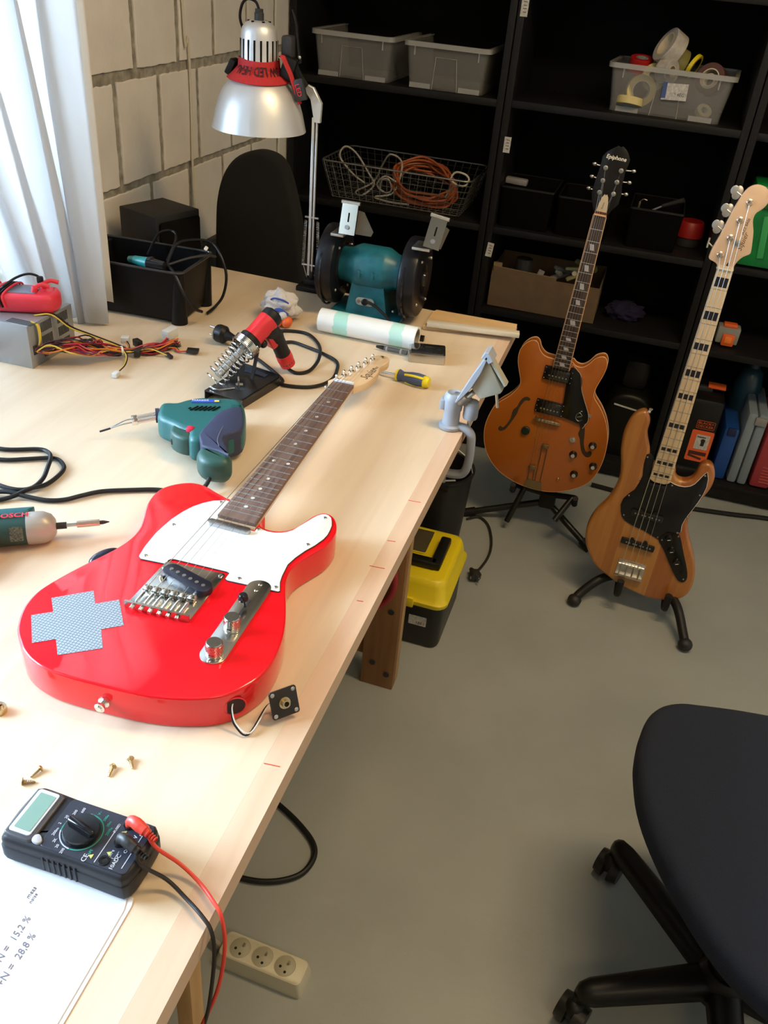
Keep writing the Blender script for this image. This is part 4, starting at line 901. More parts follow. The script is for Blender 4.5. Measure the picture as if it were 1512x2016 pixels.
for x, y in ((0.1555, -0.0452), (0.1046, -0.0905), (0.1746, -0.1128), (0.1239, -0.156)):
    k_ = MB().lathe([(0, .014), (.0075, .014), (.008, .013), (.0095, .004), (.0125, .002), (.0125, 0.0)], (x, y, 0), seg=22).build('control_knob', blkg, Ep)
    MB().lathe([(0, .0150), (.0062, .0148), (.0066, .0138)], (x, y, 0), seg=20).build('knob_cap', chrome, k_)
m = MB().lathe([(0, .004), (.0095, .004), (.010, 0)], (.0909, -.0417, 0), seg=20).cyl((.0909, -.0417, .003), (.094, -.038, .016), .0026, .0034, seg=10); m.build('toggle_switch', chromed, Ep)
MB().lathe([(0, .006), (.0035, .005), (.0055, 0)], (.0792, -.1884, 0), seg=14).build('output_jack', brass, Ep)
MB().lathe([(0, .010), (.012, .0095), (.0135, .008), (.0135, 0)], (-.0591, -.0492, 0), seg=24).build('round_knob', mat('dark green black knob', (.006, .018, .018), .4), Ep)
# trapeze tail pieces (two forks on one plate)
tl = MB().slab([(-.0190, -.2130), (.0300, -.2130), (.0385, -.2440), (-.0235, -.2400)], .002, 0).build('tailpiece_plate', mat('aged gold', (.35, .26, .13), .4, 1.0), Ep)
MB().box((.0075, -.2415, -.010), (.060, .003, .020), bev=.001).build('tailpiece_hinge', MATS['aged gold'], Ep)
for x0, x1, y1_, xb in ((-.0205, .0005, -.1660, -.0095), (.0030, .0240, -.0840, .0135)):
    m = MB()
    for q in (x0 + .002, x1 - .002): m.tube([(q + .004, -.215, .003), (q, y1_, .007)], .0014, seg=6, smooth=False)
    m.build('tailpiece_rod', brass, Ep)
    MB().box(((x0 + x1) / 2, y1_, .008), (abs(x1 - x0) + .002, .014, .006), bev=.002).build('tailpiece_bar', MATS['aged gold'], Ep)
rosew2 = wood('rosewood dark', (.045, .028, .020), (.085, .055, .042), (60, 4, 10), .55, .0)
fbe, XE = neck(Ep, .6300, -.0185, .0170, .1780, -.0240, .0258, .0150, 22, .628, 0.0, rosew2, mat('dark neck lacquer', (.10, .03, .01), .3), steel, depth=.019, nut_m=MATS['aged binding'], binding=MATS['aged binding'], board_t=.008)
pearl2 = mat('pearl block', (.50, .49, .52), .35)
for n in (1, 3, 5, 7, 9, 12, 15, 17, 19, 21):
    if n == 1: continue
    y = mid(0, .628, n); hw = .0062 if n < 12 else .0075; hh = (.0085 if n < 8 else .0068 if n < 13 else .0042)
    c = XE(y, .5)
    MB().slab([(c - hw - .002, y + hh), (c + hw - .002, y + hh), (c + hw + .002, y - hh), (c - hw + .002, y - hh)], .0154, .0148).build('block_inlay', pearl2, fbe)
he = [(-0.0185, 0.6300), (-0.0245, 0.6440), (-0.0335, 0.6650), (-0.0385, 0.6830), (-0.0380, 0.7050), (-0.0355, 0.7328), (-0.0335, 0.7606), (-.034, .780), (-0.0245, 0.7930), (-0.0105, 0.8040), (0.0003, 0.8110), (.006, .8080), (0.0125, 0.8110), (0.0225, 0.8050), (.031, .796), (0.0400, 0.7822), (.0385, .768), (0.0356, 0.7517), (0.0363, 0.7154), (0.0410, 0.6929), (0.0400, 0.6655), (0.0285, 0.6510), (0.0170, 0.6300)]
hde = MB().slab(he, .005, -.009, rt=.001, n=2).build('headstock', mat('headstock black', (.006, .0045, .004), .25), Ep, smooth=30)
text('lettering', 'Epiphone', .0145, mat('silver ink', (.85, .82, .74), .4), hde, (.0030, .7810, .0052), (0, 0, -.02), shear=.15, bold=.0003)
pl = MB().slab([(-.0155, .6345), (.0150, .6345), (.0125, .662), (.0085, .679), (.0040, .6865), (.0005, .684), (-.003, .6865), (-.0085, .677), (-.0130, .655)], .0068, .0052, rt=.0004, n=1).build('truss_rod_cover', mat('ivory cover', (.62, .52, .34), .4), hde)
text('lettering', 'Riviera', .0065, MATS['lettering brown'], pl, (.0, .656, .0070), (0, 0, PI / 2 - .1), shear=.2)
ept = ((-0.0182, 0.7522), (-0.0173, 0.7196), (-0.0183, 0.6885), (0.024, 0.752), (0.0207, 0.7219), (0.0199, 0.691))
for k, (x, y) in enumerate(ept):
    s = -1 if k < 3 else 1
    tn = MB().lathe([(0, .0145), (.0022, .0143), (.0032, .012), (.0026, .009), (.0036, .0075), (.0062, .0068), (.0064, .005)], (x, y, 0), seg=16).build('tuner', chromed, Ep)
    m = MB().cyl((x, y, -.012), (x + s * .026, y + .002, -.012), .0018, seg=8); m.sph((x + s * .032, y + .003, -.012), .0068, (1.0, .75, .6), u=12, v=8); m.build('tuner_key', chromed, tn)
for k in range(6):
    xs = -.027 + k * .0108
    if k < 3: tail = (-.0155 + k * .006, -.166, .009); tk_ = (ept[2 - k][0], ept[2 - k][1] - .002, .010)
    else: tail = (.0075 + (k - 3) * .006, -.084, .009); tk_ = (ept[3 + (5 - k)][0], ept[3 + (5 - k)][1] - .002, .010)
    MB().tube([tail, (xs, .0015, .0168), (XE(.63, .1 + .8 * k / 5), .631, .0185), tk_], (.0005, .0004, .00034, .00018, .00015, .00013)[k], seg=6, smooth=False).build('string', wires_m, Ep)

# ---- guitar stands
gs = thing('guitar_stand', 'black tripod stand holding the orange-brown guitar near the bookcase', 'stand', (-.10, 2.56, 0))
W_ = lambda x, y, z: (x + .10, y - 2.56, z)
tb_ = mat('stand tube', (.008, .0075, .007), .35)
for p in ((-.348, 2.50, .012), (.085, 2.46, .012), (-.06, 2.84, .012)):
    a = Vector(W_(-.085, 2.55, .10)); e = Vector(W_(*p))
    MB().cyl(a, e, .011, seg=14).build('leg', tb_, gs)
    MB().cyl(e + (a - e).normalized() * .035, e - (a - e).normalized() * .006, .015, seg=14).build('rubber_foot', rubber, gs)
MB().cyl(W_(-.085, 2.55, .08), W_(-.075, 2.60, .50), .012, seg=14).build('post', tb_, gs)
MB().box(W_(-.085, 2.55, .11), (.055, .045, .06), bev=.01).build('hub', rubber, gs)
for s, x in ((-1, -.190), (1, -.005)):
    m = MB().tube([W_(-.085, 2.545, .13), W_(x, 2.525, .150), W_(x + s * .008, 2.50, .160), W_(x + s * .01, 2.462, .165)], .010, seg=12)
    m.build('cradle_arm', rubber, gs)
    MB().cyl(W_(x + s * .01, 2.466, .165), W_(x + s * .01, 2.452, .192), .009, seg=12).build('cradle_tip', rubber, gs)
MB().cyl(W_(-.20, 2.47, .035), W_(-.165, 2.51, .16), .010, seg=12).build('brace', tb_, gs)
MB().cyl(W_(-.045, 2.44, .10), W_(-.005, 2.50, .165), .010, seg=12).build('brace', tb_, gs)
MB().box(W_(-.074, 2.605, .50), (.12, .02, .03), bev=.006).build('back_rest', rubber, gs)

bs = thing('guitar_stand', 'low black folding stand cradling the natural wood bass', 'stand', (.24, 2.25, 0))
V_ = lambda x, y, z: (x - .24, y - 2.25, z)
for pts in ([V_(.185, 2.25, .085), V_(.13, 2.21, .075), V_(.085, 2.175, .035), V_(.072, 2.155, .018)], [V_(.335, 2.22, .085), V_(.365, 2.16, .075), V_(.392, 2.10, .035), V_(.402, 2.075, .020)]):
    MB().tube(pts, .0135, seg=14).build('leg', rubber, bs)
    e = Vector(pts[-1]); d = (Vector(pts[-1]) - Vector(pts[-2])).normalized()
    MB().sph(e, .021, (1, 1, .9), u=16, v=10).build('rubber_foot', mat('foot rubber', (.012, .012, .013), .55), bs)
MB().cyl(V_(.185, 2.25, .085), V_(.335, 2.225, .085), .012, seg=14).build('cross_bar', tb_, bs)
MB().tube([V_(.26, 2.24, .085), V_(.26, 2.34, .06), V_(.26, 2.46, .014)], .012, seg=12).build('leg', rubber, bs)
MB().cyl(V_(.26, 2.245, .085), V_(.265, 2.33, .44), .010, seg=12).build('post', tb_, bs)
for x, z in ((.188, .092), (.330, .082)):
    m = MB().tube([V_(x, 2.25, z - .008), V_(x, 2.205, z - .020), V_(x, 2.166, z - .020), V_(x - .0, 2.160, z + .032)], .0105, seg=12)
    m.build('cradle_hook', rubber, bs)
MB().box(V_(.265, 2.318, .44), (.12, .018, .03), bev=.006).build('back_rest', rubber, bs)
# ------------------------------------------------------------------ things at the back of the bench
# speaker and crate (both turned a little)
def quad_prism(m, P, z0, z1):
    lo = [m.bm.verts.new((p[0], p[1], z0)) for p in P]; hi = [m.bm.verts.new((p[0], p[1], z1)) for p in P]
    m.bm.faces.new(lo[::-1]); m.bm.faces.new(hi)
    for i in range(4): j = (i + 1) % 4; m.bm.faces.new((lo[i], lo[j], hi[j], hi[i]))
    return m
spk = thing('loudspeaker', 'black box loudspeaker behind the open crate against block wall', 'speaker', (-1.105, 1.93, .9))
MB().box((0, 0, .0775), (.131, .137, .155), bev=.003).build('cabinet', mat('speaker black', (.006, .006, .0055), .55, noise=.2, nscale=90), spk)
MB().box((.0690, .002, .072), (.010, .126, .138), bev=.006).build('grille', mat('speaker cloth', (.004, .004, .004), .9, spec=.1), spk)
spk.rotation_euler = (0, 0, math.radians(-19)); spk.location = (-1.120, 1.902, .9)
cr = thing('crate', 'open black plastic crate full of cables at back left of bench', 'crate', (-1.036, 1.668, .9), (0, 0, math.radians(3)))
m = MB(); W1, D1, H1 = .215, .245, .118
O0 = [(-.130, -.118), (.098, -.118), (.098, .120), (-.130, .120)]
def rq(s, z, r=.014):
    return [m.bm.verts.new((p[0], p[1], z)) for p in rrect(.268 * s, .165 * s, r, 4)]
R5 = [rq(.93, .008), rq(1, H1), rq(.975, H1), rq(.90, .012)]
for a, c in zip(R5, R5[1:]):
    for i in range(len(a)): j = (i + 1) % len(a); m.bm.faces.new((a[i], a[j], c[j], c[i]))
m.bm.faces.new(R5[0]); m.bm.faces.new(R5[-1])
m.build('tub', mat('crate black', (.004, .004, .0045), .38, spec=.22), cr)
for s in (1, -1):
    for q in (-1, 1): MB().cyl((.118 * s, .064 * q, 0), (.122 * s, .069 * q, H1 - .004), .018, .013, seg=16).build('corner_post', MATS['crate black'], cr)
MB().tube([(p[0], p[1], H1) for p in rrect(.272, .169, .015, 4)], .0028, closed=True, smooth=False).build('rim', mat('crate rim', (.03, .03, .033), .3), cr)
cable('cable', [(-.985, 1.66, 1.0), (-.955, 1.615, 1.022), (-.925, 1.60, 1.024), (-.905, 1.59, 1.008), (-.885, 1.585, .975), (-.872, 1.60, .945), (-.868, 1.625, .93)], .0034, blk, 'black cable hanging over the front right corner of the crate', seg=8)
cable('cable', [(-.97, 1.66, 1.0), (-.965, 1.70, 1.04), (-.945, 1.74, 1.045), (-.91, 1.76, 1.04), (-.880, 1.745, 1.02), (-.862, 1.735, .98), (-.868, 1.73, .935), (-.878, 1.71, .913), (-.884, 1.68, .905)], .0032, blk, 'black cable looping from the crate down to the bench', seg=8)
cable('cable', [(-.99, 1.70, 1.0), (-.985, 1.735, 1.04), (-1.00, 1.75, 1.053), (-1.03, 1.74, 1.045), (-1.05, 1.72, 1.0)], .003, blk, 'short black cable arched inside the crate in front of the speaker', seg=8)
cable('cable', [(-.94, 1.62, 1.023), (-.91, 1.66, 1.032), (-.89, 1.70, 1.030), (-.885, 1.73, 1.02)], .0028, dgrey, 'dark cable lying along the right rim of the crate', seg=8)
cn = thing('cable_connector', 'teal and black cable connector resting on the crate rim', 'connector', (-.965, 1.60, 1.025))
MB().cyl((-.048, .006, 0), (-.012, .002, 0), .009, .012, seg=16).build('teal_sleeve', mat('teal plastic', (.01, .26, .27), .35), cn, label='teal sleeve')
MB().cyl((-.062, .008, -.002), (-.046, .006, 0), .0075, .009, seg=12).build('tip', mat('dark teal', (.02, .12, .10), .6), cn)
MB().cyl((-.012, .002, 0), (.03, -.004, .002), .013, .009, seg=16).sph((-.005, .002, .004), .011, u=12, v=8).build('plug_body', blkg, cn)
tag(MB().box((-.892, 1.70, 1.045), (.008, .016, .006), bev=.002, rot=(0, .5, .3)).build('usb_plug', white), 'small white cable plug standing above the right crate rim', 'plug')

# desk lamp clamped at the far edge
LP = thing('desk_lamp', 'silver articulated desk lamp with dome shade clamped at the back of bench', 'lamp', (-.743, 1.958, .9))
L = lambda x, y, z: (x + .743, y - 1.958, z - .9)
MB().box((0, 0, .006), (.062, .045, .012), bev=.002).box((0, .006, .018), (.034, .03, .020), bev=.003).box((0, .043, -.024), (.03, .008, .075), bev=.002).box((0, .012, -.058), (.03, .066, .007), bev=.002).cyl((0, .01, -.055), (0, .01, -.0285), .005).build('clamp', blk, LP)
MB().cyl((0, .006, .022), (0, .006, .045), .008, seg=16).build('swivel', blkg, LP)
for s, w_ in ((-1, .0055), (1, .0045)):
    MB().box((-.004 + s * .0042, .003, .215), (.0060 if s < 0 else .0035, .0065, .360), bev=.0008).build('arm_bar', alu, LP)
for z in (.060, .175):
    w2 = .017 if z > .1 else .022
    MB().cyl((-.004 - w2, .003, z), (-.004 + w2, .003, z), .0024, seg=10).build('spring_pin', steel, LP)
for s in (-1, 1):
    hx = []
    for i in range(26 * 8):
        t = i / (26 * 8); a = 2 * PI * i / 8
        cx_ = -.004 + s * lerp(.0195, .0150, t); hx.append((cx_ + .0030 * math.cos(a), .003 + .0030 * math.sin(a), lerp(.063, .168, t)))
    MB().tube(hx, .0009, seg=5, smooth=False).build('spring', steel, LP)
    MB().tube([(-.004 + s * .019, .003, .060), (-.004 + s * .003, .003, .015)], .0012, seg=6, smooth=False).build('link_rod', steel, LP)
# elbow bracket and shade
MB().slab([(-.006, .385), (.008, .385), (.010, .425), (-.010, .455), (-.032, .462), (-.034, .452), (-.016, .430)], .004, -.006, m=Matrix.Translation((0, .003, 0)) @ Euler((PI / 2, 0, 0)).to_matrix().to_4x4(), rt=.001, n=1).build('elbow_bracket', alu, LP)
sh = Vector(L(-.868, 1.925, 1.262))
MB().tube([(-.030, 0, .455), (-.045, -.010, .480), (-.052, -.020, .500)], .010, seg=10).build('head_joint', blk, LP)
MB().tube([(-.040, -.005, .500), (-.046, -.004, .535), (-.052, -.002, .575), (-.062, 0, .600)], .0055, seg=10, flat=.4).build('clamp_lever', blkg, LP)
MB().sph((-.040, -.012, .512), .0045, u=10, v=8).build('clamp_screw', steel, LP)
prof = [(.0, .213), (.018, .2125), (.029, .208), (.036, .199), (.0390, .187), (.0400, .172), (.0410, .125), (.045, .112), (.056, .104), (.066, .096), (.079, .080), (.089, .060), (.097, .036), (.1035, .008), (.1055, 0), (.1035, .0005), (.0950, .036), (.087, .059), (.077, .078), (.064, .093), (.054, .101), (.042, .110)]
shade_in = prof
m = MB().lathe(prof, sh, (0, 0, 1), seg=64)
shd = m.build('lamp_shade', mat('silver lacquer', (.70, .71, .72), .42, .6), LP, smooth=50)
slot = MB()
for k in range(18):
    a = 2 * PI * k / 18
    slot.box((sh.x + .0398 * math.cos(a), sh.y + .0398 * math.sin(a), sh.z + .158), (.0022, .0042, .040), rot=(0, 0, a), bev=.0004)
slot.build('vent_slots', blkm, shd)
m = MB()
for k in range(6):
    a = 2 * PI * k / 6 + .3; m.cyl((sh.x + .022 * math.cos(a), sh.y + .022 * math.sin(a), sh.z + .2100), (sh.x + .022 * math.cos(a), sh.y + .022 * math.sin(a), sh.z + .2125), .0032, seg=10)
m.build('top_vents', blkm, shd)
MB().lathe([(.010, .210), (.010, .226), (.0085, .228), (.0085, .234), (0, .234)], sh, seg=16).build('cable_gland', dgrey, LP)
MB().tube([sh + Vector((0, 0, .232)), sh + Vector((-.008, 0, .246)), sh + Vector((-.026, .0, .250)), sh + Vector((-.042, .006, .238)), sh + Vector((-.050, .012, .212)), sh + Vector((-.047, .028, .185)), sh + Vector((-.030, .040, .15))], .0030, seg=8).build('lamp_cable', blk, LP)
MB().lathe([(0, .08), (.018, .078), (.022, .06), (.030, .035), (.030, .02), (.018, .004), (0, 0)], sh + Vector((0, 0, .012)), seg=20).build('bulb', white, LP)
# head torch strap around the shade neck, lettering upside down
ht = thing('head_torch', 'head torch on a red strap with upside-down lettering around the lamp neck', 'head torch', (sh.x - .743, sh.y + 1.958, sh.z + .9))
band = MB(); N_ = 48; ra = []
for i in range(N_):
    a = 2 * PI * i / N_ ; dz = .004 * math.sin(2 * a + .6)
    prof2 = [(.0425, .140), (.0440, .122), (.0560, .109), (.0690, .098), (.0705, .0995), (.0575, .111), (.0460, .123), (.0445, .1405)]
    ra.append([band.bm.verts.new((r * math.cos(a), r * math.sin(a), z + dz * .5)) for r, z in prof2])
for i in range(N_):
    a = ra[i]; c = ra[(i + 1) % N_]
    for k in range(8): band.bm.faces.new((a[k], a[(k + 1) % 8], c[(k + 1) % 8], c[k]))
band.xf(Matrix.Rotation(.0, 4, 'Y'))
bo = band.build('strap', mat('red strap', (.50, .02, .022), .75, noise=.12, nscale=300, bump=.3, bscale=900), ht)
def bendf(v):
    # text wrapped round the strap cone, upside down, starting at the right
    a = -PI / 2 + 1.42 - v.x / .0560
    z = .1215 - v.y
    if z > .123: r = .0460 - (z - .123) * .09
    elif z > .111: r = .0460 + (.123 - z) * .96
    else: r = .0575 + (.111 - z) * 1.13
    r += .0008 + v.z
    return (r * math.cos(a), r * math.sin(a), z)
text('lettering', '3W LED HEAD', .0225, mat('strap print', (.05, .008, .012), .7), ht, (0, 0, 0), bend=bendf, sx=.85, align='LEFT', bold=.0003)
MB().box((-.058, -.012, .120), (.014, .03, .034), bev=.003, rot=(0, .5, 0)).build('strap_buckle', blk, ht)
MB().box((.066, .010, .128), (.030, .034, .046), bev=.006, rot=(0, .3, .2)).build('torch_body', blk, ht)
MB().box((.096, -.004, .090), (.030, .012, .044), bev=.004, rot=(0, -.30, 0), seg=2).build('battery_case', mat('torch case', (.03, .03, .03), .35), ht)
text('lettering', 'LED', .015, redp, ht, (.097, -.0115, .090), (PI / 2, PI / 2 - .35, 0))
MB().tube([(.052, .0, .150), (.062, -.016, .152), (.070, -.016, .138), (.080, -.010, .115), (.098, -.002, .062)], .006, seg=10, flat=.35).build('strap_end', MATS['red strap'], ht)
MB().box((.060, .02, .165), (.026, .03, .05), bev=.006).build('lamp_hinge', mat('dim grey', (.03, .03, .032), .5), ht)

# bench grinder
GR = thing('bench_grinder', 'teal bench grinder with two black wheel guards at the far end of bench', 'bench grinder', (-.560, 1.880, .9), (0, 0, math.radians(1)))
MB().lathe([(.038, -.080), (.039, -.062), (.040, -.055), (.050, -.036), (.0515, -.030), (.0515, .030), (.050, .036), (.040, .055), (.039, .062), (.038, .080)], (0, 0, .108), (1, 0, 0), seg=36).build('motor', teal, GR)
m = MB()
for v, w_ in (((-.047, -.040), 0),): pass
m = MB(); lo = [m.bm.verts.new(p) for p in ((-.050, -.045, 0.004), (.052, -.045, 0.004), (.052, .05, 0.004), (-.050, .05, 0.004))]; hi = [m.bm.verts.new(p) for p in ((-.038, -.040, .085), (.036, -.040, .085), (.036, .035, .085), (-.038, .035, .085))]
m.bm.faces.new(lo[::-1]); m.bm.faces.new(hi)
for i in range(4): j = (i + 1) % 4; m.bm.faces.new((lo[i], lo[j], hi[j], hi[i]))
m.box((0, 0, .006), (.170, .120, .012), bev=.003); m.build('pedestal', teal, GR)
pn = MB().slab(rrect(.044, .018, .0089, 6), .0015, 0, m=Matrix.Translation((-.003, -.0448, .042)) @ Euler((PI / 2 - .06, 0, 0)).to_matrix().to_4x4()).build('switch_plate', mat('plate grey', (.45, .46, .45), .4, .5), GR)
MB().sph((-.003, -.048, .042), .008, (1, .7, 1), u=12, v=8).build('cable_grommet', blk, pn)
m = MB()
for s in (-1, 1): m.cyl((-.003 + s * .015, -.0460, .042), (-.003 + s * .015, -.0485, .042), .0038, seg=10)
m.build('plate_screws', steel, pn)
m = MB()
for x in (-.020, .012): m.box((x, -.0500, .107), (.006, .008, .018), bev=.001).box((x + .006, -.051, .110), (.014, .004, .005), bev=.001)
m.build('motor_lugs', teal, GR)
grey_d = mat('guard black', (.006, .006, .009), .34, spec=.35)
for s in (-1, 1):
    x = s * .117
    x = s * .100 + (.005 if s < 0 else -.002)
    g = MB().lathe([(.0, -.021), (.081, -.021), (.087, -.018), (.089, -.014), (.089, .014), (.087, .018), (.081, .021), (0, .021)], (x, 0, .105), (1, 0, 0), seg=48).build('wheel_guard', grey_d, GR)
    MB().lathe([(.088, -.003), (.0915, -.002), (.0915, .002), (.088, .003)], (x - .006, 0, .100), (1, 0, 0), seg=48).build('guard_seam', blkg, g)
    MB().lathe([(.0, .027), (.016, .027), (.018, .023), (.034, .0215)], (x, 0, .105), (s, 0, 0), seg=28).build('guard_hub', blkg, g)
    MB().lathe([(.046, .0208), (.050, .0230), (.054, .0208)], (x, 0, .105), (-s, 0, 0), seg=36).build('guard_bead', blkg, g)
    for a in (.6, 2.2, 3.8, 5.3): MB().sph((x + .0215, .066 * math.cos(a), .1 + .066 * math.sin(a)), .0035, u=8, v=6).build('guard_screw', steel, g)
    # spark shield bracket with slotted plate and eye shield
    bxx = -.050 if s < 0 else .146
    Rm = Matrix.Translation((bxx, -.056, .226)) @ Euler((-.30, .14 if s > 0 else 0, 0)).to_matrix().to_4x4()
    q = MB().slab([(-.018, -.034), (.018, -.034), (.018, .030), (-.018, .030)], .0012, -.0012, m=Rm @ Euler((PI / 2, 0, 0)).to_matrix().to_4x4()).build('shield_bracket', chrome, GR)
    MB().slab(rrect(.0035, .020, .0017, 4, 0, .002), .0016, .0010, m=Rm @ Euler((PI / 2, 0, 0)).to_matrix().to_4x4()).build('bracket_slot', blkm, q)
    MB().cyl(Rm @ Vector((0, 0, -.019)), Rm @ Vector((0, -.006, -.019)), .0048, seg=14).build('bracket_screw', steel, q)
    MB().cyl(Rm @ Vector((-.021, .002, .033)), Rm @ Vector((.021, .002, .033)), .0045, seg=12).build('hinge_rod', chromed, q)
    if s < 0: MB().box(Rm @ Vector((-.020, .024, -.030)), (.030, .060, .006), bev=.001).build('bracket_arm', steel, q)
    else: MB().box(Rm @ Vector((-.020, .024, -.034)), (.040, .056, .006), bev=.001).build('bracket_arm', steel, q)
    if s < 0: P4 = [(.017, .020), (.030, .018), (.056, -.020), (.052, -.030), (.017, -.030)]
    else: P4 = [(.016, .018), (.026, .014), (.020, -.030), (.010, -.030)]
    MB().slab(P4, .0015, -.0015, m=Rm @ Matrix.Translation((0, .008, 0)) @ Euler((PI / 2, 0, .15)).to_matrix().to_4x4()).build('eye_shield', mat('smoky shield', (.10, .095, .08), .3), q)
MB().box((.092, -.045, .038), (.024, .018, .020), bev=.002).build('tool_rest', dgrey, GR)
MB().sph((.067, -.052, .034), .003, u=8, v=6).build('bolt', steel, GR)
MB().tube([(-.003, -.052, .042), (.004, -.068, .052), (.030, -.080, .050), (.060, -.088, .034), (.085, -.095, .014), (.105, -.090, .004), (.118, -.070, .0035), (.125, -.045, .0035)], .0034, seg=8).build('power_cable', blk, GR)

# plastic film roll
rl = thing('film_roll', 'white hollow roll with mint green bands lying before the grinder', 'roll', (-.515, 1.722, .9255))
rm = bpy.data.materials.new('white film with mint bands'); rm.use_nodes = True; nt = rm.node_tree; b = nt.nodes['Principled BSDF']; b.inputs['Roughness'].default_value = .35; b.inputs['Coat Weight'].default_value = .4
tc = nt.nodes.new('ShaderNodeTexCoord'); sp = nt.nodes.new('ShaderNodeSeparateXYZ'); ns = nt.nodes.new('ShaderNodeTexNoise'); ns.inputs['Scale'].default_value = 40
ad = nt.nodes.new('ShaderNodeMath'); ad.operation = 'MULTIPLY_ADD'; ad.inputs[1].default_value = .022
nt.links.new(tc.outputs['Object'], sp.inputs[0]); nt.links.new(tc.outputs['Object'], ns.inputs[0]); nt.links.new(ns.outputs[0], ad.inputs[0]); nt.links.new(sp.outputs[0], ad.inputs[2])
mr = nt.nodes.new('ShaderNodeMapRange'); mr.inputs['From Min'].default_value = -.10; mr.inputs['From Max'].default_value = .125; nt.links.new(ad.outputs[0], mr.inputs[0])
rp = nt.nodes.new('ShaderNodeValToRGB'); rp.color_ramp.interpolation = 'CONSTANT'; e = rp.color_ramp.elements; e[0].position = 0; e[0].color = (.82, .84, .82, 1); e[1].position = .16; e[1].color = (.42, .76, .66, 1)
for p_, c_ in ((.30, (.82, .84, .82, 1)), (.74, (.50, .78, .69, 1)), (.86, (.82, .84, .82, 1))): q = e.new(p_); q.color = c_
nt.links.new(mr.outputs[0], rp.inputs[0]); nt.links.new(rp.outputs[0], b.inputs['Base Color'])
MB().lathe([(.0255, -.112), (.0255, .112), (.0215, .112), (.0215, -.112)], (0, 0, 0), (1, 0, 0), seg=40, closed=True).build('film', rm, rl)
MB().lathe([(.0214, -.1115), (.0214, .1115), (.0198, .1115), (.0198, -.1115)], (0, 0, 0), (1, 0, 0), seg=40, closed=True).build('cardboard_core', mat('grey board', (.35, .33, .28), .8), rl)
rl.rotation_euler = (0, 0, math.radians(-1))
# board and batten
tag(MB().slab([(-.421, 1.842), (-.424, 1.94), (-.418, 1.957), (-.222, 1.962), (-.216, 1.90)], .010, 0, rt=.001, n=1).build('board', wood('pale board', (.60, .40, .19), (.70, .50, .27), (3, 40, 10), .6, 0), loc=(0, 0, .9006)), 'thin pale plywood offcut lying at the far right corner of bench', 'board')
tag(MB().box((0, 0, .005), (.212, .022, .010), bev=.001, rot=(0, 0, -.02)).build('batten', wood('raw batten', (.50, .44, .33), (.66, .60, .47), (3, 60, 10), .7, 0), loc=(-.309, 1.8650, .9107), rot=(0, 0, .20)), 'narrow weathered wooden batten lying on the front of the pale offcut', 'batten')
tag(MB().box((0, 0, .006), (.010, .010, .012), bev=.001).build('square_magnet', blk, loc=(-.405, 1.775, .9)), 'tiny black square block beside the right end of the white roll', 'magnet')
# glove
gl = thing('work_glove', 'crumpled white cotton work glove with orange finger tips on the bench', 'glove', (-.728, 1.738, .9))
gw = mat('white cotton', (.62, .60, .60), .95, bump=.6, bscale=500)
crumple('glove_body', (-.004, .004, .031), .040, gw, '', None, (1.05, .95, .82), 5, .30, 2.3, parent=gl)
MB().tube([(-.028, -.010, .005), (-.030, -.014, .030), (-.012, -.024, .055), (.014, -.026, .057), (.026, -.022, .050)], .0020, seg=7).build('blue_hem', mat('blue hem', (.03, .08, .38), .8), gl)
for k, (x, y, rz_) in enumerate(((-.010, -.036, .4), (.010, -.042, .1), (.030, -.038, -.3))):
    MB().sph((x, y, .013), .011, (1, 1.3, 1.05), rot=(.3, 0, rz_), u=14, v=10).build('finger_tip', mat('orange latex', (.75, .13, .03), .5), gl)
MB().tube([(-.022, -.026, .030), (-.018, -.036, .022), (-.006, -.044, .014)], .006, seg=8).build('finger_tip', MATS['orange latex'], gl)
MB().tube([(.0, -.034, .034), (.014, -.038, .038), (.030, -.034, .028)], .004, seg=8).build('blue_lining', MATS['blue hem'], gl)
for x, y in ((-.002, -.034), (.020, -.036)): MB().sph((x, y, .026), .011, (.9, 1.1, 1), u=12, v=8).build('finger', gw, gl)

# ------------------------------------------------------------------ heat gun in its stand
HS = thing('soldering_stand', 'black folded sheet stand with a wound wire spring holder', 'stand', (-.643, 1.350, .9))
sheet = mat('black painted sheet', (.014, .014, .016), .3)
m = MB()
A2 = Matrix.Rotation(math.radians(0), 4, 'Z')
P0 = [(-.053, -.048), (.026, -.054), (.048, .068), (-.034, .085)]
m2 = MB().slab(P0, .0185, .0165); 
vs_ = [Vector((p[0], p[1], 0)) for p in P0]
def wallq(mm, a, c, z0, z1, th=.0015):
    d = (c - a).normalized(); n = Vector((-d.y, d.x, 0)) * th
    quad_prism(mm, [(a.x, a.y), (c.x, c.y), (c.x + n.x, c.y + n.y), (a.x + n.x, a.y + n.y)], z0, z1)
wallq(m2, vs_[1], vs_[2], 0, .0185); wallq(m2, vs_[3], vs_[0], 0, .0185)
wallq(m2, vs_[2], vs_[3], .0165, .024)
m2.build('base_sheet', sheet, HS, smooth=20)
MB().box((.0, .062, .020), (.05, .012, .002), rot=(0, 0, -.18)).build('sponge_tray', mat('blue black tray', (.02, .03, .06), .3), HS)
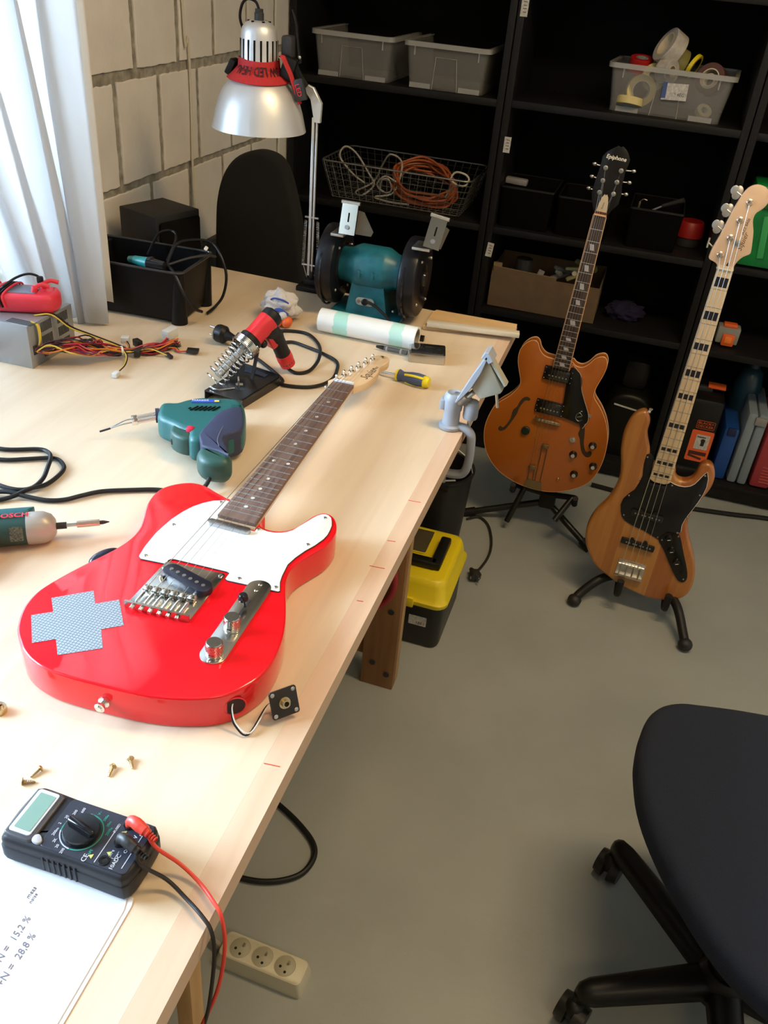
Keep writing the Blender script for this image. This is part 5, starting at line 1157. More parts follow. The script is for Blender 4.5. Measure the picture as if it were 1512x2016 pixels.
# spring: axis from low left to the gun nozzle
sa = Vector((-.047, -.028, .028)); ax = Vector((.375, .735, .565)).normalized(); sb = sa + ax * .086
side = ax.cross(Vector((0, 0, 1))).normalized(); up = side.cross(ax)
hx = []; T_ = 8; n_ = T_ * 16
for i in range(n_ + 1):
    t = i / n_; a = 2 * PI * T_ * t; r = .0215 if t < .7 else lerp(.0215, .0255, (t - .7) / .3); r = r * (1 - .35 * max(0, .12 - t) / .12)
    hx.append(sa + (sb - sa) * (t ** .85) + side * r * math.cos(a) + up * r * math.sin(a))
MB().tube(hx, .0016, seg=7, smooth=False).build('spring', chrome, HS)
hx = []
for i in range(6 * 14 + 1):
    t = i / 84; a = 2 * PI * 6 * t; hx.append(sb + ax * (.002 + .016 * t) + side * .0252 * math.cos(a) + up * .0252 * math.sin(a))
MB().tube(hx, .0014, seg=7, smooth=False).build('spring_collar', chrome, HS)
MB().cyl(sa + ax * .016, sb + ax * .012, .0075, seg=14).build('inner_tube', steel, HS)
MB().tube([sa + Vector((.0, -.008, -.006)), Vector((-.030, -.040, .021)), Vector((-.006, -.018, .020))], .0016, seg=6).build('wire_foot', chrome, HS)
MB().box((-.002, -.010, .030), (.003, .012, .020), rot=(.3, 0, .5), bev=.001).cyl((-.006, -.014, .026), (.006, -.008, .026), .0030, seg=8).build('wing_nut', steel, HS)
MB().box((-.030, .045, .050), (.030, .002, .062), rot=(-.5, 0, .3)).build('support_plate', sheet, HS)
MB().box((.006, .045, .045), (.006, .004, .055), rot=(-.5, 0, .0)).build('support_bar', sheet, HS)
# the gun
HG = thing('heat_gun', 'red and black corded heat gun resting in the spring stand', 'heat gun', (0, 0, 0))
o = Vector((-.643, 1.350, .9)); q0 = o + sb + ax * .018; q1 = q0 + Vector((.024, .080, .058))
q1 = q0 + ax * .088
red_b = mat('red heat gun shell', (.62, .012, .018), .35, coat=.3)
MB().lathe([(0, 0), (.0225, 0), (.0225, .009), (.0210, .011)], q0, ax, seg=24).build('nozzle_ring', blk, HG)
MB().lathe([(.0208, .007), (.0192, .020), (.0198, .036), (.0203, .056), (.0192, .064)], q0, ax, seg=28).build('barrel', red_b, HG)
MB().lathe([(.0197, .058), (.0206, .064), (.0198, .073), (.0145, .077), (0, .078)], q0, ax, seg=28).build('rear_cap', blk, HG)
hb0 = q0 + ax * .056; hb1 = Vector((-.608, 1.482, .924))
hv = (hb1 - hb0); hl = hv.length; hv.normalize()
MB().tube([q0 + ax * .044 - up * .004, hb0 + hv * hl * .35, hb0 + hv * hl * .7, hb1], [.0185, .0165, .0150, .0150, .0155], seg=16).build('handle_grip', rubber, HG)
MB().tube([hb0 + hv * hl * .80, hb0 + hv * hl * .90, hb1 + hv * .008], [.0160, .0163, .0155], seg=16).build('handle_end', red_b, HG)
sdv = hv.cross(ax).normalized()
MB().box(hb0 + hv * hl * .30 - ax * .008, (.024, .026, .044), rot=hv.to_track_quat('Z', 'Y').to_euler(), bev=.005).build('shell_side', red_b, HG)
MB().sph(q0 + ax * .036 - Vector((-.004, .0, .030)), .0085, u=12, v=8).build('trigger', blk, HG)
cpts = [(hb1.x, hb1.y, hb1.z), (-.620, 1.494, .912), (-.590, 1.480, .904), (-.568, 1.497, .904), (-.566, 1.54, .905), (-.572, 1.575, .909), (-.597, 1.634, .905), (-.641, 1.680, .904), (-.685, 1.676, .904), (-.713, 1.651, .904), (-.70, 1.620, .904), (-.675, 1.608, .904), (-.651, 1.622, .904), (-.615, 1.612, .904), (-.578, 1.598, .904), (-.533, 1.570, .904), (-.516, 1.524, .904), (-.512, 1.485, .904), (-.522, 1.451, .904), (-.547, 1.427, .904), (-.590, 1.418, .904), (-.60, 1.44, .904), (-.66, 1.49, .904), (-.72, 1.53, .906), (-.748, 1.541, .912)]
MB().tube(cpts, .0036, seg=9).build('power_cable', rubber, HG)
def euro_plug(t, c, d, m=blk):
    d = Vector(d).normalized(); c = Vector(c)
    m1 = MB().cyl(c - d * .034, c - d * .012, .006, .012, seg=16); m1.lathe([(.012, -.014), (.0185, -.008), (.0190, .006), (.0175, .010), (0, .010)], c, d, seg=24); b_ = m1.build('plug_body', m, t)
    MB().lathe([(0, .0105), (.0125, .0105), (.0130, .0095)], c, d, seg=20).build('plug_face', dgrey, b_)
    a = d.cross(Vector((0, 0, 1))).normalized(); u2 = a.cross(d)
    for s in (-1, 1): MB().cyl(c + d * .010 + u2 * s * .009, c + d * .029 + u2 * s * .009, .0024, seg=10).build('pin', steel, b_)
    for s in (-1, 1): MB().box(c + d * .008 + a * s * .0175, (.003, .006, .010)).build('earth_contact', steel, b_)
euro_plug(HG, (-.785, 1.552, .9215), (-1, .20, .02))

# ------------------------------------------------------------------ teal soldering gun
SG = thing('soldering_gun', 'dark teal soldering gun with blue rubber grip lying beside the guitar neck', 'soldering gun', (0, 0, .9))
sg_m = mat('teal gun shell', (.012, .115, .115), .42)
outl = [(-0.706, 1.163), (-.698, 1.175), (-0.685, 1.181), (-0.677, 1.195), (-.664, 1.211), (-0.648, 1.221), (-0.626, 1.230), (-.608, 1.237), (-0.594, 1.237), (-0.579, 1.223), (-.560, 1.190), (-0.545, 1.155), (-0.542, 1.135), (-0.552, 1.110), (-.560, 1.104), (-.572, 1.098), (-.585, 1.080), (-.602, 1.076), (-0.613, 1.086), (-.620, 1.100), (-.640, 1.104), (-0.660, 1.112), (-0.682, 1.118), (-0.694, 1.132)]
MB().slab(smooth2(outl, 3), .053, .008, rt=.011, rb=.011, n=5).build('shell', sg_m, SG, smooth=50)
MB().slab(smooth2([(-.655, 1.118), (-.648, 1.092), (-.628, 1.080), (-.608, 1.082), (-.612, 1.105), (-.63, 1.118)], 3), .048, .014, rt=.006, rb=.006, n=3).build('trigger_housing', mat('dark green shell', (.02, .075, .06), .45), SG)
rub = mat('blue black rubber', (.028, .034, .075), .62)
gr_ = [(-.600, 1.180), (-0.578, 1.205), (-.562, 1.185), (-0.545, 1.150), (-0.543, 1.127), (-0.556, 1.103), (-.548, 1.085), (-0.537, 1.072), (-.529, 1.058), (-.525, 1.050), (-.545, 1.056), (-.573, 1.058), (-.580, 1.068), (-.592, 1.084), (-.597, 1.10), (-.600, 1.135)]
MB().slab(smooth2(gr_, 2), .0560, .010, rt=.003, rb=.002, n=2).build('rubber_grip', rub, SG, smooth=50)
MB().slab(smooth2([(-.576, 1.064), (-.548, 1.066), (-.525, 1.060), (-.517, 1.044), (-.523, 1.031), (-.545, 1.024), (-.563, 1.028), (-.576, 1.044)], 3), .053, .008, rt=.013, rb=.018, n=5).build('handle_end', MATS['dark green shell'], SG, smooth=50)
MB().tube([(-.572, 1.130, .0555), (-.568, 1.112, .0560), (-.560, 1.085, .0560), (-.548, 1.066, .0555)], .0008, seg=6).build('grip_groove', mat('groove', (.10, .11, .15), .6), SG)
m = MB()
for k in range(7):
    t = k / 6; m.box((lerp(-.652, -.612, t), lerp(1.170, 1.188, t) - .004, .0540), (.0028, .020 if k else .006, .0012), rot=(0, 0, -.25), bev=.0004)
m.build('vents', blkm, SG)
m = MB()
for k in range(5): m.box((-.588 + k * .0015, 1.212 - k * .0040, .0500), (.016, .0012, .006), rot=(0, 0, .3))
m.build('rear_vents', blkm, SG)
lb = MB().slab([(-.664, 1.1955), (-.622, 1.2160), (-.617, 1.2065), (-.659, 1.1860)], .0545, .0480, rt=.0004, n=1).build('label', mat('blue label film', (.03, .09, .48), .3), SG)
text('lettering', 'PARKSIDE', .0065, white, lb, (-.649, 1.1985, .0547), (0, 0, .455))
MB().box((-.623, 1.2085, .0546), (.008, .006, .0004), rot=(0, 0, .455)).build('label_patch', yellow, lb)
MB().box((-.619, 1.106, .046), (.013, .013, .018), bev=.004).build('trigger', mat('red trigger', (.65, .02, .06), .4), SG)
MB().box((-.634, 1.092, .030), (.024, .012, .012), bev=.003).build('trigger_foot', blk, SG)
nd = Vector((-.735, 1.122, .030)) - Vector((-.700, 1.148, .036)); nd.normalize()
MB().cyl((-.700, 1.1485, .037), (-.7055, 1.1450, .037), .0125, seg=20).build('nozzle_collar', rub, SG)
sd_ = nd.cross(Vector((0, 0, 1))).normalized()
for s in (-1, 1):
    a = Vector((-.703, 1.146, .037)) + sd_ * s * .0065; e = a + nd * .038
    MB().cyl(a, e, .0038, seg=12).build('copper_tube', mat('nickel tube', (.75, .70, .66), .2, 1.0), SG)
    MB().box(e, (.010, .008, .009), rot=(0, 0, math.atan2(nd.y, nd.x)), bev=.001).build('clamp_nut', chrome, SG)
    MB().tube([e, e + nd * .016 - sd_ * s * .001, e + nd * .034 - sd_ * s * .0052 + Vector((0, 0, -.004)), e + nd * .040 - sd_ * s * .0058 + Vector((0, 0, -.006))], .0012, seg=7).build('tip_wire', steel, SG)
e = Vector((-.703, 1.146, .037)) + nd * .078
MB().cyl(e + Vector((0, 0, -.006)), e + nd * .018 + Vector((0, 0, -.008)), .0017, seg=10).build('tip', dgrey, SG)
MB().tube([(-.545, 1.028, .022), (-.546, 1.014, .014), (-.552, .998, .008), (-.562, .987, .0045), (-.5850, .988, .0045), (-.613, .986, .0045), (-.65, .968, .0045), (-.686, .947, .0045), (-.706, .925, .0045), (-.722, .905, .0045), (-.745, .893, .0045), (-.775, .888, .006), (-.805, .884, .0085), (-.845, .872, .0045), (-.90, .87, .0045), (-.96, .90, .0045), (-.97, .94, .0045), (-.93, .955, .0045), (-.875, .963, .0045), (-.842, .981, .0045), (-.814, .998, .0045), (-.796, .998, .0050), (-.777, .984, .0045), (-.770, .962, .0045), (-.771, .930, .0045), (-.779, .900, .0105), (-.800, .872, .0045), (-.84, .842, .0045), (-.90, .84, .0045), (-.99, .88, .0045), (-1.0, .95, .0045), (-.94, .985, .0045), (-.89, .992, .0045), (-.846, 1.014, .0045), (-.826, 1.012, .0050), (-.806, .992, .0110), (-.792, .965, .0110), (-.781, .935, .0080), (-.785, .910, .0045), (-.81, .898, .0045), (-.86, .905, .0045), (-.95, .93, .0045)], .0035, seg=9).build('power_cable', rubber, SG)

# ------------------------------------------------------------------ cordless screwdriver at the left edge
CS = thing('cordless_screwdriver', 'green and silver cordless screwdriver with red buttons at left edge of bench', 'screwdriver', (0.15 * -.676, 0.15 * .822, .9))
CS.scale = (.85, .85, .85)
d_ = Vector((.633 - .750, 0, 0))
a0_ = Vector((-.760, .768, .026)); a1_ = Vector((-.692, .812, .026)); dx = (a1_ - a0_).normalized()
dkg = mat('dark green grip', (.015, .06, .05), .45); slv = mat('silver grey shell', (.42, .39, .35), .38, .25)
MB().lathe([(0, -.030), (.020, -.028), (.0255, -.015), (.0265, .010), (.0262, .058), (.0250, .0585)], a0_, dx, seg=32).build('body', dkg, CS)
MB().lathe([(.0250, .0560), (.0268, .0565), (.0272, .064), (.0262, .082), (.0210, .094), (.0120, .100), (0, .100)], a0_, dx, seg=32).build('gear_housing', slv, CS)
n2_ = dx.cross(Vector((0, 0, 1))).normalized()
Mx = Matrix(((dx.x, -n2_.x, 0, a0_.x), (dx.y, -n2_.y, 0, a0_.y), (0, 0, 1, a0_.z), (0, 0, 0, 1)))
pan = MB().slab([(-.03, .002), (.052, .002), (.064, .012), (.068, .026), (-.03, .026)], .0272, .0, rt=.006, n=3, m=Mx).build('top_panel', mat('teal panel', (.01, .095, .11), .4), CS)
def bndc(v):
    an = .72 - (-v.y) / .0275 * 1.0
    an = PI / 2 - .62 + v.y / .0275
    r = .0280 + v.z
    # wrapped round the barrel axis
    p = a0_ + dx * (v.x + .018) + (Vector((0, 0, 1)) * math.sin(an) + (-n2_) * (-1) * math.cos(an) * 1.0) * r
    return p
text('lettering', 'BOSCH', .0155, mat('red letters', (.65, .02, .04), .4), CS, (0, 0, 0), bend=lambda v: a0_ + dx * (v.x + .036) + (Vector((0, 0, 1)) * math.cos(.05 - v.y / .028) + (-n2_) * math.sin(v.y / .028 - .05)) * (.0285 + v.z), bold=.0003)
MB().cyl(a0_ + dx * .098, a0_ + dx * .116, .0062, seg=6).build('chuck', dgrey, CS)
MB().cyl(a0_ + dx * .112, a0_ + dx * .136, .0033, seg=6).build('bit_shank', steel, CS)
MB().cyl(a0_ + dx * .132, a0_ + dx * .168, .0056, seg=20).build('bit_holder', copper, CS)
MB().lathe([(.0034, 0), (.0034, .006), (.0028, .009), (.0008, .016), (0, .0165)], a0_ + dx * .167, dx, seg=8).build('bit', dgrey, CS)
sv = Vector((0, 0, 1)) * .30 + n2_ * .95; sv.normalize()
MB().cyl(a0_ + dx * .006 + sv * .024, a0_ + dx * .006 + sv * .031, .0050, seg=14).build('direction_button', redp, CS)
MB().slab(rrect(.020, .024, .001, 2), .0003, 0, m=Matrix.Translation(a0_ + dx * .042 + sv * .0268) @ Matrix(((dx.x, (sv.cross(dx)).x, sv.x, 0), (dx.y, (sv.cross(dx)).y, sv.y, 0), (dx.z, (sv.cross(dx)).z, sv.z, 0), (0, 0, 0, 1)))).build('rating_plate', mat('rating plate', (.10, .12, .09), .5, noise=.9, nscale=420), CS)
MB().tube([a0_ + dx * .004 + n2_ * .014 + Vector((0, 0, -.004)), a0_ + dx * -.002 + n2_ * .036 + Vector((0, 0, -.006)), a0_ + dx * -.014 + n2_ * .068 + Vector((0, 0, -.008))], [.0110, .0105, .0115], seg=16).build('red_switch', mat('red switch', (.72, .03, .03), .35), CS)
MB().tube([a0_ + dx * -.026, a0_ + dx * -.034 + n2_ * .03, a0_ + dx * -.045 + n2_ * .09], [.020, .0195, .021], seg=18).build('handle', dkg, CS)

# black oval object half under the guitar's upper edge
tag(MB().sph((0, 0, .010), .012, (2.0, .95, .80), rot=(0, 0, math.radians(62)), u=24, v=14).build('oval_cap', mat('blue black gloss', (.01, .012, .03), .25), loc=(-.586, .800, .9005)), 'small glossy black oval cap peeking out behind the red guitar body', 'cap')

# ------------------------------------------------------------------ power supply with its cables
PS = thing('power_supply', 'grey steel computer power supply with bundled coloured leads', 'power supply', (-1.042, 1.271, .9))
pm = mat('galvanised sheet', (.36, .38, .40), .38, .6)
MB().box((-.045, .070, .0425), (.090, .140, .085), bev=.0012).build('case', pm, PS)
fm = mat('shadow slot', (.03, .03, .03), .8)
m = MB()
for k in range(8):
    for z0, z1 in ((.060, .079), (.034, .052), (.010, .026)):
        if z0 == .034 and k < 0: continue
        for c0 in (.040, .092): m.box((.0004, c0 + k * .0042, (z0 + z1) / 2), (.0008, .0017, z1 - z0))
m.build('vent_slots', fm, PS)
m = MB()
for k in range(6): m.box((-.02 - .002, .006 + k * .0035, .0853), (.055, .0013, .0007))
m.build('top_slots', fm, PS)
MB().box((.0006, .014, .034), (.002, .010, .018)).build('cable_hole', fm, PS)
cols = [('red', (.50, .02, .05)), ('orange wire', (.65, .22, .03)), ('yellow wire', (.75, .58, .08)), ('black wire', (.02, .015, .02)), ('purple wire', (.10, .03, .12)), ('dark red wire', (.30, .015, .03))]
wm = {k: mat('lead ' + k, c, .4) for k, c in cols}
rn = random.Random(11)
base_pts = [(.002, .014, .034), (.020, .030, .036), (.050, .050, .040), (.080, .075, .034), (.105, .100, .020), (.130, .135, .012), (.160, .170, .010), (.185, .215, .010)]
for i in range(36):
    kk = ['red', 'dark red wire', 'black wire', 'black wire', 'red', 'yellow wire', 'orange wire', 'purple wire', 'black wire', 'dark red wire', 'orange wire', 'black wire'][i % 12]
    pts = []
    sp_ = 1.0
    for j, p in enumerate(base_pts):
        s = .014 if j in (2, 3) else .009
        if j == 0: s = .003
        if j == 5: s = .003
        pts.append((p[0] + rn.uniform(-s, s), p[1] + rn.uniform(-s, s) * 1.3, max(.0025, p[2] + rn.uniform(-s, s) * 1.1)))
    MB().tube(pts, .0015, seg=6, sub=4).build('lead', wm[kk], PS)
for i, kk in enumerate(('yellow wire', 'yellow wire', 'yellow wire')): MB().tube([(-.003 - i * .002, .020 + i * .001, .087), (.006, .022 + .002 * i, .080), (.007, .022 + .002 * i, .055), (.005, .020, .042)], .0013, seg=6).build('lead', wm[kk], PS)
for i, kk in enumerate(('yellow wire', 'black wire', 'black wire')):
    o1 = i * .003
    MB().tube([(-.02, .05, .087), (.004, .07 + o1, .086), (.03, .085 + o1, .060), (.055, .11 + o1, .04), (.09, .13 + o1, .022), (.115, .135 + o1, .014)], .0014, seg=6).build('lead', wm[kk], PS)
m = MB()
for y in (.10, ): m.lathe([(.007, -.002), (.009, -.002), (.009, .002), (.007, .002)], (.118, .122, .016), (.7, .7, 0), seg=14, closed=True)
m.build('cable_tie', white, PS)
# branches with connectors
def branch(pts, ks, conn, cm, size, rz_=0):
    for i, kk in enumerate(ks):
        MB().tube([(p[0] + (i - 1) * .0022 * (1 if j else .5), p[1] + (i - 1) * .0016, p[2] + .001 * (i % 2)) for j, p in enumerate(pts)], .0012, seg=6, sub=5).build('lead', wm[kk], PS)
    MB().box(pts[-1], size, rot=(0, 0, rz_), bev=.001).build('connector', cm, PS, label=conn)
cw = mat('connector white', (.66, .68, .66), .4); cb = mat('connector black', (.015, .014, .014), .4)
branch([(.125, .120, .018), (.138, .110, .012), (.148, .085, .006), (.152, .060, .005), (.155, .040, .006)], ('yellow wire', 'black wire'), 'white plug', cw, (.010, .016, .009), .1)
branch([(.13, .13, .014), (.118, .15, .016), (.100, .165, .020)], ('orange wire', 'black wire'), 'white plug', cw, (.016, .016, .012), .4)
branch([(.16, .17, .010), (.165, .205, .014), (.162, .235, .020)], ('orange wire', 'red', 'dark red wire'), 'large white plug', cw, (.018, .034, .020), -.1)
branch([(.16, .17, .010), (.190, .200, .006), (.205, .195, .004), (.230, .205, .007)], ('red', 'orange wire', 'black wire'), 'black drive plug', cb, (.024, .018, .006), .3)
branch([(.13, .13, .012), (.160, .155, .016), (.180, .160, .012), (.198, .165, .005)], ('yellow wire', 'black wire'), 'black plug', cb, (.022, .008, .006), -.6)
MB().box((.128, .165, .018), (.020, .012, .014), rot=(0, 0, -.5), bev=.001).build('connector', cb, PS)
MB().box((.142, .140, .010), (.012, .020, .012), rot=(0, 0, .4), bev=.001).build('connector', cb, PS)
# red meter wrapped in its leads on top of the supply
RM = thing('clamp_meter', 'red multimeter wrapped in red and black leads on the power supply', 'multimeter', (-1.115, 1.345, .9855), (0, 0, math.radians(20)))
rm_ = mat('pink red shell', (.72, .035, .06), .4)
MB().slab(smooth2([(-.075, -.030), (.055, -.033), (.078, -.022), (.083, 0), (.076, .024), (.055, .034), (-.075, .030)], 3), .036, 0, rt=.010, rb=.012, n=4).build('shell', rm_, RM, smooth=50)
MB().slab(rrect(.110, .042, .006, 3, -.012, 0), .0378, .034, rt=.001, n=1).build('face_panel', mat('blue grey panel', (.16, .19, .26), .4), RM)
for (x, y) in ((.038, -.012), (.048, .014)): MB().cyl((x, y, .036), (x + .004, y, .048), .0055, .006, seg=12).tube([(x + .002, y, .046), (x + .014, y + .006, .050), (x + .028, y + .010, .046)], .0042, seg=10).build('test_plug', rm_, RM)
for k, (m_, x0) in enumerate(((rm_, -.062), (rm_, -.030), (blk, -.022), (blk, -.016), (rm_, -.010), (rm_, -.052))):
    MB().tube([(x0, -.036, .012), (x0 - .004, -.034, .034), (x0 + .006, 0, .043), (x0 + .014, .030, .038), (x0 + .012, .036, .012), (x0 + .006, .0, -.0) if False else (x0 + .008, .034, .002)], .0021, seg=7).build('wound_lead', m_, RM)
MB().tube([(-.018, -.01, .044), (.0, .008, .055), (.022, .016, .062), (.040, .018, .058), (.046, .016, .048)], .0024, seg=8).build('wound_lead', blk, RM)
MB().box((.044, .016, .052), (.012, .010, .014), bev=.003).build('probe_plug', blk, RM)

# ------------------------------------------------------------------ small things by the guitar head
LB = thing('lighter_box', 'chrome box lamp with dark glass top lying right of the guitar headstock', 'box', (-.348, 1.690, .9), (0, 0, math.radians(4)))
MB().box((0, -.028, .0135), (.080, .010, .027), bev=.002).box((0, .028, .0135), (.080, .010, .027), bev=.002).box((.037, 0, .0135), (.008, .058, .027), bev=.002).box((-.037, 0, .0135), (.008, .058, .027), bev=.002).box((0, 0, .004), (.076, .056, .008)).build('chrome_frame', mat('nickel sheet', (.52, .50, .46), .25, 1.0), LB)
MB().box((0, 0, .0265), (.074, .054, .005), bev=.002).build('glass_top', mat('smoked glass', (.02, .02, .02), .1, coat=1), LB)
LB.location = (-.370, 1.686, .9); LB.rotation_euler = (0, 0, math.radians(14)); LB.scale = (.95, .90, .80)
MK = thing('marker_tool', 'dark grey cylindrical driver pointing at the headstock from the chrome box', 'tool', (-.409, 1.676, .908), (0, 0, math.radians(1)))
MB().lathe([(0, 0), (.0050, 0), (.0050, .050), (.0040, .054)], (-.002, 0, 0), (-1, .05, 0), seg=18).build('grip', mat('grey ribbed', (.10, .10, .10), .35, .4), MK)
MB().lathe([(.0045, .052), (.0048, .056), (.0030, .070), (0, .071)], (-.002, 0, 0), (-1, .05, 0), seg=14).build('tip', blkg, MK)
for k in (0.012, .044): MB().lathe([(.0051, k), (.0054, k + .002), (.0051, k + .004)], (-.002, 0, 0), (-1, .05, 0), seg=18).build('band', steel, MK)
SD = thing('screwdriver', 'blue and yellow handled screwdriver lying under the guitar headstock', 'screwdriver', (0, 0, .9))
s0 = Vector((-.326, 1.541, .0130)); s1 = Vector((-.394, 1.552, .0110)); s2 = Vector((-.455, 1.560, .004)); d_ = (s1 - s0).normalized()
L0 = (s1 - s0).length
MB().lathe([(0, 0), (.0095, .001), (.0115, .006), (.0118, .014), (.0128, .026), (.0118, .040), (.0088, .054), (.0085, .060), (.0118, .068), (.0118, .072), (0, .0725)], s0, d_, seg=24).build('handle', yellow, SD)
MB().lathe([(.0121, .012), (.0134, .026), (.0124, .040), (.0094, .054), (.0090, .059), (.0122, .067)], s0 + Vector((0, 0, .0006)), d_, seg=24).build('grip_sleeve', mat('slate blue rubber', (.06, .085, .16), .6), SD)
m = MB()
for a in (0.25, 2.3, 4.4):
    p = []
    for z, r in ((.010, .0123), (.026, .0137), (.040, .0127), (.052, .0100)):
        u_ = d_.cross(Vector((0, 0, 1))).normalized(); v_ = u_.cross(d_); p.append(s0 + d_ * z + (u_ * math.cos(a) + v_ * math.sin(a)) * r)
    m.tube(p, .0026, seg=8)
m.build('handle_ridges', yellow, SD)
MB().cyl(s0 + d_ * .070, s2, .0028, seg=12).build('shaft', chrome, SD)

# ------------------------------------------------------------------ screws, brass nut
scr = thing('screw', 'short wood screw lying nearest the guitar, leftmost of the four', 'screw', (-.456, .474, .9030), (0, 0, math.radians(75)), 'loose screws on the bench')
MB().lathe([(0, .0025), (.0025, .0022), (.0040, .0005), (.0040, 0), (.0016, -.001)], (0, 0, 0), (1, 0, .12), seg=16).build('head', brass, scr)
m = MB().cyl((-.001, 0, -.0002), (-.012, 0, -.0015), .0016, .0010, seg=10)
hx = [(-.0015 - .0095 * t / 48, .0019 * math.cos(t * PI / 4) * (1 - .3 * t / 48), -.0003 - .0012 * t / 48 + .0019 * math.sin(t * PI / 4) * (1 - .3 * t / 48)) for t in range(49)]
m.tube(hx, .0003, seg=4, smooth=False); m.build('shank', brass, scr)
dup(scr, (-.462, .4545, .9030), (0, 0, math.radians(205)), 'loose screw just above the top corner of the multimeter')
dup(scr, (-.390, .503, .9030), (0, 0, math.radians(100)), 'loose screw on bench, left one of the close pair above the multimeter')
dup(scr, (-.3785, .518, .9030), (0, 0, math.radians(130)), 'loose screw on bench, right one of the close pair above the multimeter')
bn = thing('brass_nut', 'round knurled brass nut at the left edge below the red guitar', 'nut', (-.544, .526, .9))
MB().lathe([(.003, .008), (.0075, .0078), (.0080, .006), (.0080, .002), (.0075, 0), (.003, 0)], (0, 0, 0), seg=18, closed=True).build('body', brass, bn)
MB().lathe([(.003, .008), (.0045, .011), (.0045, .0078)], (0, 0, 0), seg=14).build('collar', chromed, bn)

# ------------------------------------------------------------------ multimeter with leads, paper
MM = thing('multimeter', 'black digital multimeter with green-grey display at the near left of bench', 'multimeter', (-.3605, .408, .9016))
case = mat('meter case', (.012, .012, .015), .5, spec=.35)
oc = [(-.0655, -.026), (-.062, -.0315), (-.052, -.0325), (-.01, -.0315), (.01, -.0310), (.055, -.0320), (.062, -.030), (.0665, -.022), (.0675, 0), (.0665, .022), (.062, .029), (.055, .0305), (.01, .0295), (-.01, .0300), (-.052, .0315), (-.062, .0300), (-.0660, .024), (-.0675, 0)]
MB().slab(smooth2(oc, 3), .0205, .0, rt=.001, rb=.006, n=3).build('lower_shell', case, MM, smooth=50)
MB().slab(smooth2([(p[0] * .985, p[1] * .975) for p in oc], 3), .0330, .0195, rt=.006, n=4).build('upper_shell', case, MM, smooth=50)
for s in (-1, 1):
    m = MB()
    for k in range(7): m.box((-.020 + k * .0055, s * .0308, .014), (.0024, .0028, .018), bev=.0008)
    m.build('side_grip', case, MM)
MB().slab(rrect(.088, .054, .005, 3, .018, 0), .0336, .030, rt=.0005, n=1).build('front_panel', mat('meter panel', (.022, .024, .036), .4), MM)
MB().slab(smooth2([(-.0625, -.020), (-.060, -.027), (-.045, -.028), (-.0345, -.027), (-.0325, -.020), (-.0325, .018), (-.0335, .025), (-.045, .0265), (-.060, .025), (-.0625, .019)], 3), .0352, .0290, rt=.002, n=3).build('display_bezel', mat('bezel', (.055, .052, .058), .4), MM, smooth=50)
MB().slab(rrect(.0225, .048, .003, 4, -.0485, .0005), .0358, .0340, rt=.0004, n=1).build('display_frame', mat('silver frame', (.62, .63, .68), .3, .3), MM)
MB().slab(rrect(.0165, .040, .001, 2, -.0478, .0005), .0362, .0345).build('display', mat('lcd green grey', (.19, .31, .25), .25), MM)
MB().slab(smooth2([(-.033, -.026), (-.026, -.0265), (-.0245, -.0225), (-.030, -.018), (-.034, -.0205)], 3), .0355, .032, rt=.001, n=2).build('power_button', mat('light grey button', (.42, .41, .42), .45), MM)
rg = MB().lathe([(.0186, 0), (.0196, 0), (.0196, .0003), (.0186, .0003)], (0, 0, .0336), seg=60, closed=True).build('scale_ring', mat('green ring', (.02, .28, .20), .5), MM, loc=(.0025, -.002, 0))
m = MB()
for a0 in (100, 200):
    for k in range(8):
        a = math.radians(a0 + k * 9); m.box((.0191 * math.cos(a), .0191 * math.sin(a), .0340), (.0011, .0032, .0003), rot=(0, 0, a))
m.build('scale_marks', mat('pale marks', (.50, .50, .58), .5), MM, loc=(.0025, -.002, 0))
dl = MB().lathe([(.0170, 0), (.0172, .003), (.0160, .006), (.0, .0065)], (.0025, -.002, .0336), seg=40)
dl.slab([(-.013, -.0038), (.014, -.0030), (.0165, 0), (.014, .0030), (-.013, .0038), (-.0160, 0)], .0120, .002, rt=.0022, n=3, m=Matrix.Translation((.0025, -.002, .0336)) @ Matrix.Rotation(-.25, 4, 'Z'))
dl.build('dial', blkg, MM)
pk_ = mat('meter print', (.55, .55, .60), .6); pg = mat('meter green print', (.03, .30, .22), .6); pyl = mat('meter yellow', (.50, .50, .12), .6)
Z90 = PI / 2
def mt(s, x, y, size, m=pk_, rot_=Z90): text('lettering', s, size, m, MM, (x, y, .0338), (0, 0, rot_))
vals = [('600', 112), ('200', 130), ('20', 150), ('2', 170), ('200m', 192), ('2K', 215), ('20', 232), ('200', 250)]
for s, a in vals: mt(s, .0025 + .0235 * math.cos(math.radians(a + 8)), -.002 + .0235 * math.sin(math.radians(a + 8)), .0038)
for s, a in (('200u', 60), ('20m', 42), ('V~', 80), ('hFE', -40), ('2000u', 22)): mt(s, .0025 + .0245 * math.cos(math.radians(a)), -.002 + .0235 * math.sin(math.radians(a)), .0036, pg)
mt('10ADC', .0470, -.0185, .0052); mt('V', .0505, .0100, .006); mt('CE', .0200, -.0240, .0065); mt('10A', .0545, .016, .005); mt('COM', .0500, -.003, .0042); mt('CAT II', .0395, -.0125, .0030); mt('FUSED', .0300, .0125, .0034)
m = MB().box((.0300, -.008, .0337), (.0007, .034, .0003)).box((.0555, .0, .0337), (.0007, .044, .0003)).tube([(.0415, -.016, .0337), (.0445, -.016, .0337), (.0445, -.008, .0337)], .0003, seg=4, smooth=False)
m.build('panel_lines', pk_, MM)
m = MB()
for x, y, s in ((.0235, -.0205, .0040), (.0370, -.0125, .0042), (.0380, .0105, .0042)): m.slab([(x + s * .5, y - s * .6), (x + s * .5, y + s * .6), (x - s * .5, y)], .0340, .0335)
m.build('warning_triangles', pyl, MM)
